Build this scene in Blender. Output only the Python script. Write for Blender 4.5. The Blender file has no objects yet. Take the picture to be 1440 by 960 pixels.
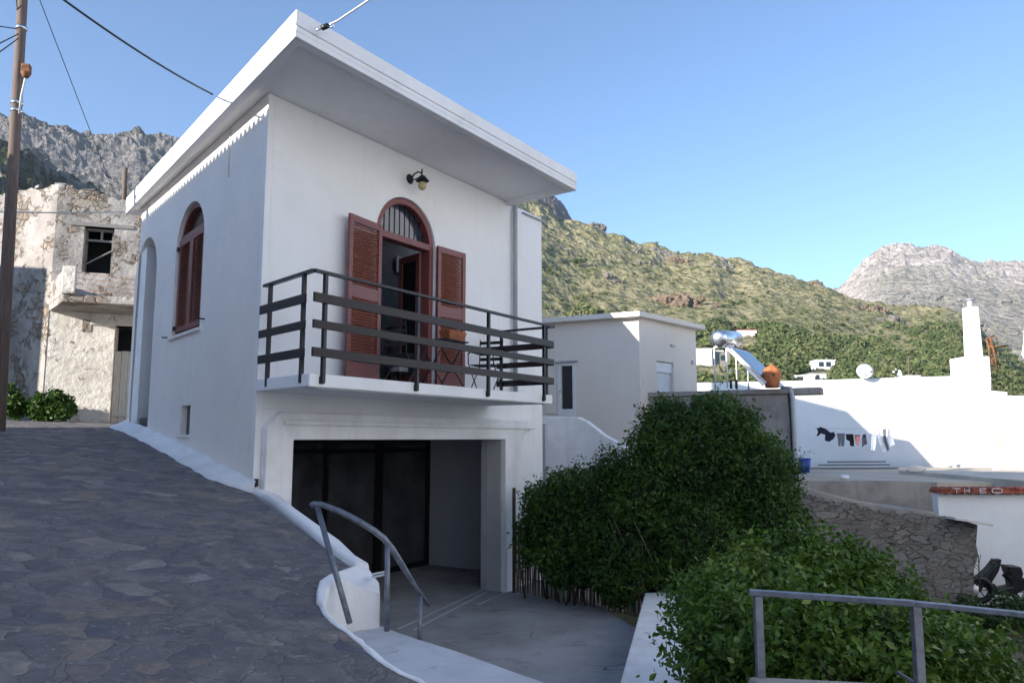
import bpy, math, random
import numpy as np
from mathutils import Vector, Matrix
from mathutils.geometry import tessellate_polygon
random.seed(7); RNG = np.random.default_rng(11)
SC = bpy.context.scene
SKY_STR = .135; SUN_STR = 5.0; EXPO = 1.2; HAZE = .00015; ACROSS_D = 2.0; AIR = .8; DUST = .0; OZONE = 2.6
COL = SC.collection
F = 1080.0; EYE = 2.6
PITCH = math.atan(136/1080); CP, SP = math.cos(PITCH), math.sin(PITCH)

# ------------------------------------------------------------------ picture rays to places
def ray(px, py):
    u = (px-720)/F; v = (480-py)/F
    return Vector((u, CP - v*SP, SP + v*CP))
def PY(px, py, Y):
    d = ray(px, py); t = Y/d.y
    return Vector((d.x*t, Y, EYE + d.z*t))
def PZ(px, py, z):
    d = ray(px, py); t = (z-EYE)/d.z
    return Vector((d.x*t, d.y*t, z))
class Frame:
    """a vertical wall plane: s along it, z up, off outwards"""
    def __init__(s, o, d):
        s.o = Vector((o[0], o[1], 0)); s.d = Vector((d[0], d[1], 0)).normalized()
        s.n = Vector((s.d.y, -s.d.x, 0))
    def at(s, a, z, off=0): return s.o + s.d*a + s.n*off + Vector((0, 0, z))
    def hit(s, px, py, off=0):
        r = ray(px, py); o = s.o + s.n*off
        t = (o.x*s.n.x + o.y*s.n.y)/(r.x*s.n.x + r.y*s.n.y)
        P = Vector((r.x*t, r.y*t, EYE + r.z*t))
        return (P-o).dot(s.d), P.z
    def p(s, px, py, off=0):
        a, z = s.hit(px, py, off); return s.at(a, z, off)

# ------------------------------------------------------------------ objects
WL = {}
def wl(o):
    return WL.get(o.name, Vector((0, 0, 0))) if o else Vector((0, 0, 0))
def thing(name, label, cat, loc=(0, 0, 0), group=None):
    o = bpy.data.objects.new(name, None); COL.objects.link(o)
    o.location = loc; o.empty_display_size = .2
    o['label'] = label; o['category'] = cat
    if group: o['group'] = group
    WL[o.name] = Vector(loc)
    return o
def tag(o, label=None, cat=None, group=None, kind=None):
    if label: o['label'] = label
    if cat: o['category'] = cat
    if group: o['group'] = group
    if kind: o['kind'] = kind
    return o
def link_mesh(name, me, mat, parent=None):
    o = bpy.data.objects.new(name, me); COL.objects.link(o)
    if mat: me.materials.append(mat)
    if parent: o.parent = parent
    WL[o.name] = wl(parent)
    return o
class MB:
    def __init__(s): s.v = []; s.f = []; s.sm = []
    def add(s, vs, fs, smooth=False):
        b = len(s.v); s.v += [Vector(v) for v in vs]
        s.f += [tuple(i+b for i in f) for f in fs]; s.sm += [smooth]*len(fs); return s
    def box(s, a, b):
        x0, y0, z0 = a; x1, y1, z1 = b
        return s.add([(x0,y0,z0),(x1,y0,z0),(x1,y1,z0),(x0,y1,z0),(x0,y0,z1),(x1,y0,z1),(x1,y1,z1),(x0,y1,z1)],
              [(0,3,2,1),(4,5,6,7),(0,1,5,4),(1,2,6,5),(2,3,7,6),(3,0,4,7)])
    def obox(s, c, ax, h):
        c = Vector(c); ax = [Vector(a).normalized() for a in ax]; vs = []
        for k in (-1, 1):
            for i, j in ((-1,-1),(1,-1),(1,1),(-1,1)):
                vs.append(c + ax[0]*h[0]*i + ax[1]*h[1]*j + ax[2]*h[2]*k)
        return s.add(vs, [(0,3,2,1),(4,5,6,7),(0,1,5,4),(1,2,6,5),(2,3,7,6),(3,0,4,7)])
    def fbox(s, fr, s0, s1, z0, z1, o0, o1):
        c = fr.at((s0+s1)/2, (z0+z1)/2, (o0+o1)/2)
        return s.obox(c, (fr.d, fr.n, (0,0,1)), (abs(s1-s0)/2, abs(o1-o0)/2, abs(z1-z0)/2))
    def bar(s, p, q, w, h, up=(0,0,1)):
        p = Vector(p); q = Vector(q); d = (q-p); L = d.length; d.normalize()
        u = Vector(up); x = d.cross(u)
        if x.length < 1e-3: x = d.cross(Vector((0,1,0)))
        x.normalize(); u = x.cross(d).normalized()
        return s.obox((p+q)/2, (d, x, u), (L/2, w/2, h/2))
    def tube(s, pts, r, n=8, cap=True):
        pts = [Vector(p) for p in pts]; m = len(pts)
        rr = r if isinstance(r, (list, tuple)) else [r]*m
        vs = []; fs = []; x = None
        for i, p in enumerate(pts):
            t = (pts[min(i+1, m-1)] - pts[max(i-1, 0)]).normalized()
            if x is None:
                x = t.cross(Vector((0,0,1)))
                if x.length < .05: x = t.cross(Vector((1,0,0)))
            x = (x - t*x.dot(t)).normalized(); y = t.cross(x)
            for k in range(n):
                a = 2*math.pi*k/n; vs.append(p + (x*math.cos(a) + y*math.sin(a))*rr[i])
        for i in range(m-1):
            for k in range(n):
                fs.append((i*n+k, i*n+(k+1)%n, (i+1)*n+(k+1)%n, (i+1)*n+k))
        s.add(vs, fs, True)
        if cap: s.add([vs[k] for k in range(n)], [tuple(range(n))[::-1]]); s.add([vs[(m-1)*n+k] for k in range(n)], [tuple(range(n))])
        return s
    def lathe(s, c, prof, n=20, axis=(0,0,1)):
        c = Vector(c); ax = Vector(axis).normalized(); x = ax.cross(Vector((1,0,.01))).normalized(); y = ax.cross(x)
        vs = []; fs = []; m = len(prof)
        for r, h in prof:
            for k in range(n):
                a = 2*math.pi*k/n; vs.append(c + ax*h + (x*math.cos(a)+y*math.sin(a))*r)
        for i in range(m-1):
            for k in range(n): fs.append((i*n+k, i*n+(k+1)%n, (i+1)*n+(k+1)%n, (i+1)*n+k))
        return s.add(vs, fs, True)
    def prism(s, poly, vec):
        """poly: list of 3D points (planar), extruded by vec"""
        vec = Vector(vec); poly = [Vector(p) for p in poly]; n = len(poly)
        tris = tessellate_polygon([poly])
        s.add(poly, [tuple(t) for t in tris]); s.add([p+vec for p in poly], [tuple(t)[::-1] for t in tris])
        vs = poly + [p+vec for p in poly]
        return s.add(vs, [(i, (i+1) % n, (i+1) % n + n, i+n) for i in range(n)])
    def plate(s, fr, outer, holes, o0, o1):
        """wall in frame fr with real openings, from off o0 (back) to o1 (front)"""
        loops = [outer] + list(holes)
        P = [[Vector((a, z, 0)) for a, z in l] for l in loops]
        flat = [p for l in loops for p in l]
        tris = tessellate_polygon(P)
        s.add([fr.at(a, z, o1) for a, z in flat], [tuple(t) for t in tris])
        s.add([fr.at(a, z, o0) for a, z in flat], [tuple(t)[::-1] for t in tris])
        for l in loops:
            n = len(l); vs = [fr.at(a, z, o1) for a, z in l] + [fr.at(a, z, o0) for a, z in l]
            s.add(vs, [(i, (i+1) % n, (i+1) % n + n, i+n) for i in range(n)])
        return s
    def build(s, name, mat, parent=None, bevel=0, fix=True):
        o0 = wl(parent)
        me = bpy.data.meshes.new(name)
        me.from_pydata([tuple(v-o0) for v in s.v], [], s.f)
        me.polygons.foreach_set('use_smooth', s.sm)
        me.validate(); me.update()
        if fix:
            import bmesh
            bm = bmesh.new(); bm.from_mesh(me)
            bmesh.ops.remove_doubles(bm, verts=bm.verts, dist=1e-5)
            bmesh.ops.recalc_face_normals(bm, faces=bm.faces)
            bm.to_mesh(me); bm.free()
        o = link_mesh(name, me, mat, parent)
        if bevel:
            m = o.modifiers.new('bevel', 'BEVEL'); m.width = bevel; m.segments = 2; m.limit_method = 'ANGLE'; m.angle_limit = .7
        return o
def np_mesh(name, V, Fc, mat, parent=None, smooth=False, attr=None, k=None):
    """fast mesh from numpy arrays; Fc is (n,k)"""
    k = Fc.shape[1]; me = bpy.data.meshes.new(name)
    o0 = wl(parent); V = V - np.array(o0)
    me.vertices.add(len(V)); me.vertices.foreach_set('co', V.astype(np.float32).ravel())
    me.loops.add(Fc.size); me.loops.foreach_set('vertex_index', Fc.astype(np.int32).ravel())
    me.polygons.add(len(Fc)); me.polygons.foreach_set('loop_start', np.arange(0, Fc.size, k, dtype=np.int32))
    me.polygons.foreach_set('loop_total', np.full(len(Fc), k, dtype=np.int32))
    me.polygons.foreach_set('use_smooth', np.full(len(Fc), smooth))
    me.update(calc_edges=True)
    if attr is not None:
        a = me.attributes.new('tint', 'FLOAT', 'POINT'); a.data.foreach_set('value', attr.astype(np.float32))
    return link_mesh(name, me, mat, parent)
def arch(s0, s1, z0, spring, n=18, rise=None):
    c = (s0+s1)/2; r = (s1-s0)/2; rise = rise or r
    pts = [(s0, z0), (s1, z0)]
    for i in range(n+1):
        a = math.pi*i/n; pts.append((c+r*math.cos(a), spring+rise*math.sin(a)))
    return pts

# ------------------------------------------------------------------ materials
def lin(c):
    return tuple(((x/255+.055)/1.055)**2.4 if x/255 > .04045 else x/255/12.92 for x in c)
class NT:
    def __init__(s, name):
        s.m = bpy.data.materials.new(name); s.m.use_nodes = True
        s.t = s.m.node_tree; s.b = s.t.nodes['Principled BSDF']; s.out = s.t.nodes['Material Output']
        s.co = s.t.nodes.new('ShaderNodeTexCoord').outputs['Object']
        g = s.t.nodes.new('ShaderNodeNewGeometry'); s.pos = g.outputs['Position']; s.nor = g.outputs['Normal']
    def n(s, typ, **kw):
        nd = s.t.nodes.new(typ)
        for k, v in kw.items():
            if k in nd.inputs: s.set(nd.inputs[k], v)
            else: setattr(nd, k, v)
        return nd
    def set(s, inp, v):
        if isinstance(v, bpy.types.NodeSocket): s.t.links.new(v, inp)
        else: inp.default_value = v
    def noise(s, scale, detail=4, rough=.55, vec=None, dist=0):
        nd = s.n('ShaderNodeTexNoise'); s.set(nd.inputs['Vector'], vec or s.pos)
        nd.inputs['Scale'].default_value = scale; nd.inputs['Detail'].default_value = detail
        nd.inputs['Roughness'].default_value = rough; nd.inputs['Distortion'].default_value = dist
        return nd.outputs['Fac']
    def vor(s, scale, vec=None, feature='F1', out='Distance', rand=1):
        nd = s.t.nodes.new('ShaderNodeTexVoronoi'); nd.feature = feature; s.set(nd.inputs['Vector'], vec or s.pos)
        nd.inputs['Scale'].default_value = scale; nd.inputs['Randomness'].default_value = rand
        return nd.outputs[out]
    def ramp(s, fac, stops, interp='LINEAR'):
        nd = s.t.nodes.new('ShaderNodeValToRGB'); s.set(nd.inputs['Fac'], fac); r = nd.color_ramp; r.interpolation = interp
        while len(r.elements) < len(stops): r.elements.new(.5)
        for e, (p, c) in zip(r.elements, stops):
            e.position = p; e.color = (c, c, c, 1) if isinstance(c, (int, float)) else (*c[:3], 1)
        return nd.outputs['Color']
    def mix(s, fac, a, b, mode='MIX'):
        nd = s.t.nodes.new('ShaderNodeMix'); nd.data_type = 'RGBA'; nd.blend_type = mode
        s.set(nd.inputs[0], fac)
        for i, v in ((6, a), (7, b)):
            if isinstance(v, (tuple, list)): v = (*v[:3], 1)
            s.set(nd.inputs[i], v)
        return nd.outputs[2]
    def math(s, op, a, b=0, clamp=False):
        nd = s.t.nodes.new('ShaderNodeMath'); nd.operation = op; nd.use_clamp = clamp
        s.set(nd.inputs[0], a); s.set(nd.inputs[1], b); return nd.outputs[0]
    def map(s, vec, scale=(1,1,1), rot=(0,0,0), loc=(0,0,0)):
        nd = s.t.nodes.new('ShaderNodeMapping'); s.set(nd.inputs['Vector'], vec)
        nd.inputs['Scale'].default_value = scale; nd.inputs['Rotation'].default_value = rot; nd.inputs['Location'].default_value = loc
        return nd.outputs[0]
    def warp(s, vec, scale, amt):
        nz = s.t.nodes.new('ShaderNodeTexNoise'); s.set(nz.inputs['Vector'], vec); nz.inputs['Scale'].default_value = scale; nz.inputs['Detail'].default_value = 3
        sub = s.t.nodes.new('ShaderNodeVectorMath'); sub.operation = 'SUBTRACT'; s.t.links.new(nz.outputs['Color'], sub.inputs[0]); sub.inputs[1].default_value = (.5,.5,.5)
        sc = s.t.nodes.new('ShaderNodeVectorMath'); sc.operation = 'SCALE'; s.t.links.new(sub.outputs[0], sc.inputs[0]); sc.inputs['Scale'].default_value = amt
        ad = s.t.nodes.new('ShaderNodeVectorMath'); ad.operation = 'ADD'; s.set(ad.inputs[0], vec); s.t.links.new(sc.outputs[0], ad.inputs[1])
        return ad.outputs[0]
    def attr(s, name='tint'):
        nd = s.t.nodes.new('ShaderNodeAttribute'); nd.attribute_name = name; return nd.outputs['Fac']
    def bump(s, h, strength=.3, dist=.02, normal=None):
        nd = s.t.nodes.new('ShaderNodeBump'); s.set(nd.inputs['Height'], h)
        nd.inputs['Strength'].default_value = strength; nd.inputs['Distance'].default_value = dist
        if normal: s.set(nd.inputs['Normal'], normal)
        return nd.outputs[0]
    def done(s, col, rough=.8, normal=None, metal=0, spec=.5):
        if isinstance(col, (tuple, list)): col = (*col[:3], 1)
        s.set(s.b.inputs['Base Color'], col); s.set(s.b.inputs['Roughness'], rough)
        if normal: s.set(s.b.inputs['Normal'], normal)
        s.b.inputs['Metallic'].default_value = metal
        s.b.inputs['Specular IOR Level'].default_value = spec
        return s.m

def m_plaster(name, base, dirt, amt=.5, bumpy=.35, scale=1.0, soft=.012, streak=True, crack=.35):
    t = NT(name)
    big = t.noise(.7*scale, 5, .6); fine = t.noise(9*scale, 5, .6)
    v = t.map(t.pos, (6, 6, .5)); st = t.noise(1.0, 4, .6, v)
    f = t.math('MULTIPLY', t.ramp(big, [(.42, 0.0), (.78, 1.0)]), amt)
    c = t.mix(f, base, dirt)
    if streak:
        c = t.mix(t.math('MULTIPLY', t.ramp(st, [(.55, 0.0), (.8, 1.0)]), amt*.7), c, dirt)
    c = t.mix(t.math('MULTIPLY', t.ramp(fine, [(.6, 0.0), (.75, 1.0)]), amt*.25), c, dirt)
    ck = t.vor(.8, t.warp(t.warp(t.pos, 1.1, .9), 6, .12), 'DISTANCE_TO_EDGE')
    c = t.mix(t.math('MULTIPLY', t.ramp(ck, [(0.0, 1.0), (.006, 0.0)]), t.ramp(t.noise(.9, 3), [(.55, 0.0), (.66, crack)])), c, tuple(x*.5 for x in dirt))
    bv = t.t.nodes.new('ShaderNodeBevel'); bv.inputs['Radius'].default_value = soft; bv.samples = 3
    h = t.math('ADD', t.math('MULTIPLY', t.noise(2.2, 3, .5), 1.3), t.math('MULTIPLY', t.noise(30, 4, .6), .22))
    nm = t.bump(h, bumpy, .03, bv.outputs[0])
    return t.done(c, .85, nm, spec=.3)
def m_simple(name, col, rough=.6, metal=0, var=.15, scale=6, bump=0, spec=.5, col2=None):
    t = NT(name); n = t.noise(scale, 4, .6)
    c2 = col2 or tuple(x*(1-var*2) for x in col)
    c = t.mix(t.ramp(n, [(.35, 0.0), (.7, 1.0)]), col, c2)
    nm = t.bump(t.noise(scale*4, 4, .6), bump, .01) if bump else None
    return t.done(c, rough, nm, metal, spec)
def m_wood(name, a, b, rough=.5, axis=(1,1,14), spec=.5):
    t = NT(name); n = t.noise(4, 5, .6, t.map(t.co, axis)); m = t.noise(1.5, 2)
    c = t.mix(t.ramp(n, [(.3, 0.0), (.75, 1.0)]), a, b)
    return t.done(c, rough, t.bump(n, .15, .004), 0, spec)
def m_leaf(name, dark, light, pale, trans=.25):
    t = NT(name); a = t.attr('tint')
    c = t.ramp(a, [(0.0, dark), (.75, light), (1.0, pale)])
    c = t.mix(t.math('MULTIPLY', t.noise(1.3, 3), .45), c, dark)
    t.done(c, .45, None, 0, .35)
    tr = t.t.nodes.new('ShaderNodeBsdfTranslucent'); t.set(tr.inputs['Color'], c)
    mx = t.t.nodes.new('ShaderNodeMixShader'); mx.inputs[0].default_value = trans
    t.t.links.new(t.b.outputs[0], mx.inputs[1]); t.t.links.new(tr.outputs[0], mx.inputs[2])
    t.t.links.new(mx.outputs[0], t.out.inputs[0])
    return t.m

M = {}
M['white'] = m_plaster('white_plaster', (.86,.86,.86), (.68,.66,.64), .45, .4)
M['whitewash'] = m_plaster('rough_whitewash', (.85,.85,.86), (.56,.55,.53), .7, .8, 2.0, .03)
M['side'] = m_plaster('side_plaster', (.86,.81,.765), (.70,.65,.61), .55, .45)
M['roofwhite'] = m_plaster('roof_fascia_paint', (.85,.85,.86), (.60,.60,.61), .4, .35, 1.5, .02)
M['cream'] = m_plaster('cream_plaster', (.72,.66,.60), (.58,.52,.46), .4, .25)
M['roughstone'] = m_plaster('rough_grey_stonework', (.26,.22,.18), (.10,.085,.07), 1.0, 1.3, 3.0, .04)
M['grey_render'] = m_plaster('bare_cement_render', (.34,.31,.28), (.17,.155,.14), 1.0, .9, 2.2, .03)
M['recess'] = m_simple('grey_painted_wall', (.42,.42,.46), .8, 0, .06, 2)
M['redwood'] = m_wood('red_brown_paint', (.23,.068,.060), (.14,.042,.042), .45)
M['redslat'] = m_wood('red_brown_slats', (.30,.085,.045), (.19,.05,.03), .5, (14,1,1))
M['railwood'] = m_wood('weathered_dark_board', (.026,.020,.022), (.014,.012,.014), .42, (3,3,30), .28)
M['blackmetal'] = m_simple('dark_metal', (.022,.024,.03), .4, .3, .2)
M['railpaint'] = m_simple('grey_blue_rail_paint', (.19,.21,.26), .42, .35, .25, 14, .1)
M['pipe'] = m_simple('grey_pipe', (.42,.43,.45), .5, 0, .1)
M['glassdark'] = m_simple('dark_window_glass', (.012,.013,.016), .06, 0, .1, spec=.8)
M['glassblue'] = m_simple('fanlight_glass', (.05,.07,.11), .12, 0, .1, spec=1.0)
M['shopglass'] = m_simple('dusty_shop_glass', (.085,.087,.10), .16, 0, .3, 1.5, spec=.7)
M['frameblack'] = m_simple('black_aluminium', (.015,.015,.017), .35, .2, .1)
M['whiteframe'] = m_simple('white_window_frame', (.72,.73,.75), .4, 0, .05)
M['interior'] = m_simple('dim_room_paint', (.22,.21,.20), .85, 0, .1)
M['curtain'] = m_simple('pale_cloth', (.55,.55,.55), .9, 0, .1)
M['terracotta'] = m_simple('terracotta', (.52,.17,.06), .75, 0, .25, 8, .2)
M['tile'] = m_simple('red_clay_tile', (.42,.10,.055), .8, 0, .4, 5, .3)
M['polewood'] = m_wood('grey_pole_wood', (.17,.125,.10), (.075,.052,.045), .85, (10,10,.6))
M['rust'] = m_simple('rusty_steel', (.30,.13,.06), .8, .2, .4, 10, .2)
M['steel'] = m_simple('shiny_galvanised_steel', (.62,.64,.67), .22, .95, .06)
M['alu'] = m_simple('white_aluminium', (.72,.73,.74), .4, .2, .05)
M['panel'] = m_simple('solar_collector_glass', (.05,.075,.11), .12, 0, .1, spec=.9)
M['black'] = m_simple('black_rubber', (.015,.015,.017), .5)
M['cable'] = m_simple('black_cable', (.02,.02,.024), .6)
M['palecable'] = m_simple('pale_cable', (.6,.6,.6), .6)
M['globe'] = m_simple('amber_bulb_glass', (.55,.47,.22), .2, 0, .1)
M['blue'] = m_simple('blue_plastic', (.02,.07,.40), .4)
M['cane'] = m_wood('dry_cane', (.19,.14,.09), (.07,.05,.035), .8, (20,20,1))
M['bark'] = m_wood('grey_bark', (.14,.10,.07), (.06,.045,.03), .9, (8,8,1))
M['cloth_dark'] = m_simple('navy_cloth', (.02,.022,.04), .9)
M['cloth_grey'] = m_simple('grey_cloth', (.22,.22,.24), .9)
M['cloth_black'] = m_simple('black_cloth', (.014,.015,.016), .9)
M['cloth_red'] = m_simple('brown_red_cloth', (.20,.08,.09), .9)
M['cloth_pale'] = m_simple('pale_blue_cloth', (.50,.53,.62), .9)
M['planks'] = m_wood('grey_planks', (.28,.26,.24), (.13,.12,.11), .85, (1,1,20))
M['leaf_dark'] = m_leaf('hedge_leaves', (.020,.055,.007), (.070,.150,.018), (.24,.28,.08))
M['leaf_fresh'] = m_leaf('fresh_leaves', (.035,.080,.010), (.125,.225,.024), (.34,.38,.11))
M['leaf_weed'] = m_leaf('weed_leaves', (.020,.055,.012), (.05,.12,.025), (.12,.17,.05))

# stone paving: irregular flagstones set in cement
t = NT('crazy_stone_paving')
p = t.warp(t.warp(t.map(t.pos, (1.0, 1.0, .01)), 1.6, .5), 9, .10)
d = t.vor(4.6, p, 'DISTANCE_TO_EDGE'); cid = t.vor(4.6, p, 'F1', 'Color')
p2 = t.warp(t.map(t.pos, (1.0, 1.0, .01), loc=(4,7,0)), 3.0, .3)
d2 = t.vor(7.5, p2, 'DISTANCE_TO_EDGE'); cid2 = t.vor(7.5, p2, 'F1', 'Color')
sw = t.ramp(t.noise(.8, 2), [(.50, 0.0), (.53, 1.0)])
dd = t.mix(sw, d, t.math('MULTIPLY', d2, 1.7)); cc = t.mix(sw, cid, cid2)
sep = t.t.nodes.new('ShaderNodeSeparateColor'); t.t.links.new(cc, sep.inputs[0])
stone = t.ramp(sep.outputs[0], [(0.0, (.12,.118,.13)), (.3, (.15,.142,.148)), (.55, (.20,.190,.185)), (.75, (.115,.118,.145)), (.9, (.24,.195,.165)), (1.0, (.31,.295,.285))])
stone = t.mix(t.ramp(t.noise(7, 6, .7), [(.35, 0.0), (.7, .75)]), stone, (.075,.074,.088))
stone = t.mix(t.ramp(t.noise(2.3, 6, .7, t.map(t.pos, (1,1,1), loc=(9,2,1))), [(.5, 0.0), (.7, .6)]), stone, (.24,.21,.185))
stone = t.mix(t.math('MULTIPLY', t.ramp(t.noise(22, 4, .7), [(.60, 0.0), (.70, 1.0)]), .75), stone, (.38,.37,.36))
jw = t.math('ADD', .018, t.math('MULTIPLY', t.noise(5, 4), .03))
joint = t.ramp(t.math('SUBTRACT', dd, jw), [(0.0, 1.0), (.022, 0.0)])
cem = t.mix(t.ramp(t.noise(3, 4, .6), [(.4, 0.0), (.66, 1.0)]), (.14,.13,.13), (.26,.25,.245))
jf = t.math('MULTIPLY', joint, t.ramp(t.noise(1.7, 5, .7), [(.38, .0), (.72, .7)]))
colr = t.mix(jf, stone, cem)
hh = t.math('ADD', t.math('MULTIPLY', t.ramp(dd, [(0.0, 0.0), (.07, 1.0)]), .6), t.math('ADD', t.math('MULTIPLY', t.noise(6, 6, .7), 1.0), t.math('MULTIPLY', sep.outputs[1], .5)))
M['paving'] = t.done(colr, t.ramp(sep.outputs[2], [(0.0, .5), (1.0, .85)]), t.bump(hh, .55, .03), 0, .3)

# concrete yard
t = NT('worn_concrete')
c = t.mix(t.ramp(t.noise(.8, 6, .6), [(.35, 0.0), (.65, 1.0)]), (.27,.265,.265), (.38,.38,.39))
c = t.mix(t.math('MULTIPLY', t.ramp(t.noise(2.6, 6, .7), [(.56, 0.0), (.7, 1.0)]), .6), c, (.12,.115,.11))
crk = t.vor(.55, t.warp(t.pos, 1.2, .9), 'DISTANCE_TO_EDGE')
c = t.mix(t.math('MULTIPLY', t.ramp(crk, [(0.0, 1.0), (.008, 0.0)]), t.ramp(t.noise(.6, 2), [(.5, 0.0), (.6, .8)])), c, (.05,.05,.05))
M['concrete'] = t.done(c, .85, t.bump(t.noise(18, 5, .7), .3, .01), 0, .3)
t = NT('pale_ledge_paint')
c = t.mix(t.ramp(t.noise(2, 6, .65), [(.4, 0.0), (.66, 1.0)]), (.54,.55,.59), (.44,.45,.48))
c = t.mix(t.math('MULTIPLY', t.ramp(t.noise(8, 5, .7), [(.6, 0.0), (.72, 1.0)]), .6), c, (.22,.22,.23))
M['ledge'] = t.done(c, .85, t.bump(t.noise(12, 5, .7), .35, .012), 0, .3)

# ruined house masonry: lime render flaking off rubble
def ruin(name, whiten, crack=.5, stonecol=(.30,.25,.20), pa=(.72,.68,.62), pb=(.50,.46,.40)):
    t = NT(name)
    w = t.warp(t.map(t.pos, (1,1,1.5)), 1.9, .8)
    e = t.vor(4.2, w, 'DISTANCE_TO_EDGE'); cid = t.vor(4.2, w, 'F1', 'Color')
    sp = t.t.nodes.new('ShaderNodeSeparateColor'); t.t.links.new(cid, sp.inputs[0])
    st = t.ramp(sp.outputs[0], [(0.0, tuple(x*.7 for x in stonecol)), (.5, stonecol), (.85, (.38,.33,.27)), (1.0, (.30,.20,.14))])
    st = t.mix(t.ramp(e, [(0.0, .9), (.05, 0.0)]), st, (.10,.08,.06))
    st = t.mix(t.math('MULTIPLY', t.noise(9, 5, .7), .5), st, (.16,.13,.10))
    pl = t.mix(t.ramp(t.noise(1.1, 6, .65), [(.35, 0.0), (.68, 1.0)]), pa, pb)
    pl = t.mix(t.math('MULTIPLY', t.ramp(t.noise(5, 6, .7), [(.5, 0.0), (.72, 1.0)]), .5), pl, (.28,.24,.20))
    m = t.ramp(t.noise(1.5, 7, .72, t.map(t.pos, (1,1,1), loc=(3,1,2))), [(whiten, 1.0), (whiten+.035, 0.0)])
    c = t.mix(m, st, pl)
    ck = t.vor(1.6, t.warp(t.pos, 3, .6), 'DISTANCE_TO_EDGE')
    c = t.mix(t.math('MULTIPLY', t.ramp(ck, [(0.0, 1.0), (.02, 0.0)]), t.ramp(t.noise(1.6, 3), [(.5, 0.0), (.62, crack)])), c, (.10,.07,.05))
    h = t.math('ADD', t.math('MULTIPLY', m, .8), t.math('ADD', t.math('MULTIPLY', t.math('MULTIPLY', t.ramp(e, [(0.0, 0.0), (.12, 1.0)]), .7), t.math('SUBTRACT', 1.0, m)), t.noise(5, 6, .65)))
    return t.done(c, .92, t.bump(h, .9, .05), 0, .2)
M['ruin'] = ruin('flaking_lime_render', .52, 1.0, (.25,.215,.18), (.44,.41,.38), (.20,.185,.17))
M['ruin_stone'] = ruin('rubble_masonry', .50, .8, (.24,.21,.18), (.40,.37,.34), (.21,.19,.175))
M['ruin_white'] = ruin('limewashed_render', .585, 1.0)
M['stonewall'] = ruin('rough_grey_stonework', .30, .4, (.20,.17,.14))

# ground / earth
t = NT('dry_earth')
c = t.mix(t.ramp(t.noise(.6, 7, .65), [(.35, 0.0), (.65, 1.0)]), (.15,.115,.08), (.07,.075,.035))
c = t.mix(t.ramp(t.vor(7), [(.0, .6), (.25, 0.0)]), c, (.24,.21,.18))
M['earth'] = t.done(c, .95, t.bump(t.noise(8, 6, .7), .8, .06), 0, .1)

# hillside: dry grass, low scrub and rock
def hill(name, grass, scrub, rock, rk, big, rockthr):
    t = NT(name)
    c = t.mix(t.ramp(t.noise(.012*big, 6, .6), [(.38, 0.0), (.62, 1.0)]), grass[0], grass[1])
    c = t.mix(t.ramp(t.noise(.18*big, 6, .75), [(.50, 0.0), (.57, .85)]), c, scrub)
    dots = t.vor(.30*big, t.warp(t.pos, .4*big, 1.5/big))
    c = t.mix(t.ramp(dots, [(.22, .8), (.36, 0.0)]), c, tuple(x*.75 for x in scrub))
    sep = t.t.nodes.new('ShaderNodeSeparateXYZ'); t.t.links.new(t.nor, sep.inputs[0])
    rn = t.math('ADD', t.noise(.022*big, 7, .7), t.math('MULTIPLY', t.math('SUBTRACT', .85, sep.outputs[2]), rk))
    rm = t.ramp(rn, [(rockthr, 0.0), (rockthr+.05, 1.0)])
    rc = t.mix(t.ramp(t.noise(.25*big, 7, .75), [(.35, 0.0), (.65, 1.0)]), rock, tuple(x*.45 for x in rock))
    rc = t.mix(t.ramp(t.noise(.05*big, 5, .7), [(.48, 0.0), (.6, .5)]), rc, scrub)
    c = t.mix(rm, c, rc)
    h = t.math('ADD', t.math('MULTIPLY', t.noise(.1*big, 7, .75), 1.0), t.math('MULTIPLY', dots, -.4))
    return t.done(c, .95, t.bump(h, 1.0, 3.5/big), 0, .05)
M['hill'] = hill('scrubby_hillside', ((.42,.36,.21), (.28,.26,.13)), (.115,.125,.055), (.48,.41,.35), .45, 1.0, .60)
M['hilldark'] = hill('rocky_slope', ((.15,.135,.095), (.08,.085,.045)), (.035,.042,.022), (.30,.27,.24), .6, 1.0, .60)
M['mountain'] = hill('grey_limestone_mountain', ((.42,.37,.31), (.32,.29,.21)), (.19,.18,.15), (.64,.56,.51), 1.3, .30, .50)
M['mountain2'] = hill('dark_limestone_ridge', ((.17,.155,.13), (.10,.10,.075)), (.05,.055,.04), (.28,.26,.245), 1.2, .55, .52)
t = NT('wood_canopy'); a = t.attr('tint')
c = t.ramp(a, [(0.0, (.085,.12,.045)), (.45, (.15,.19,.075)), (.8, (.21,.225,.10)), (1.0, (.30,.27,.14))])
c = t.mix(t.ramp(t.noise(.9, 5, .7), [(.4, 0.0), (.65, .4)]), c, (.05,.065,.025))
M['canopy'] = t.done(c, .9, t.bump(t.noise(1.6, 5, .75), 1.0, .8), 0, .1)
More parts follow.
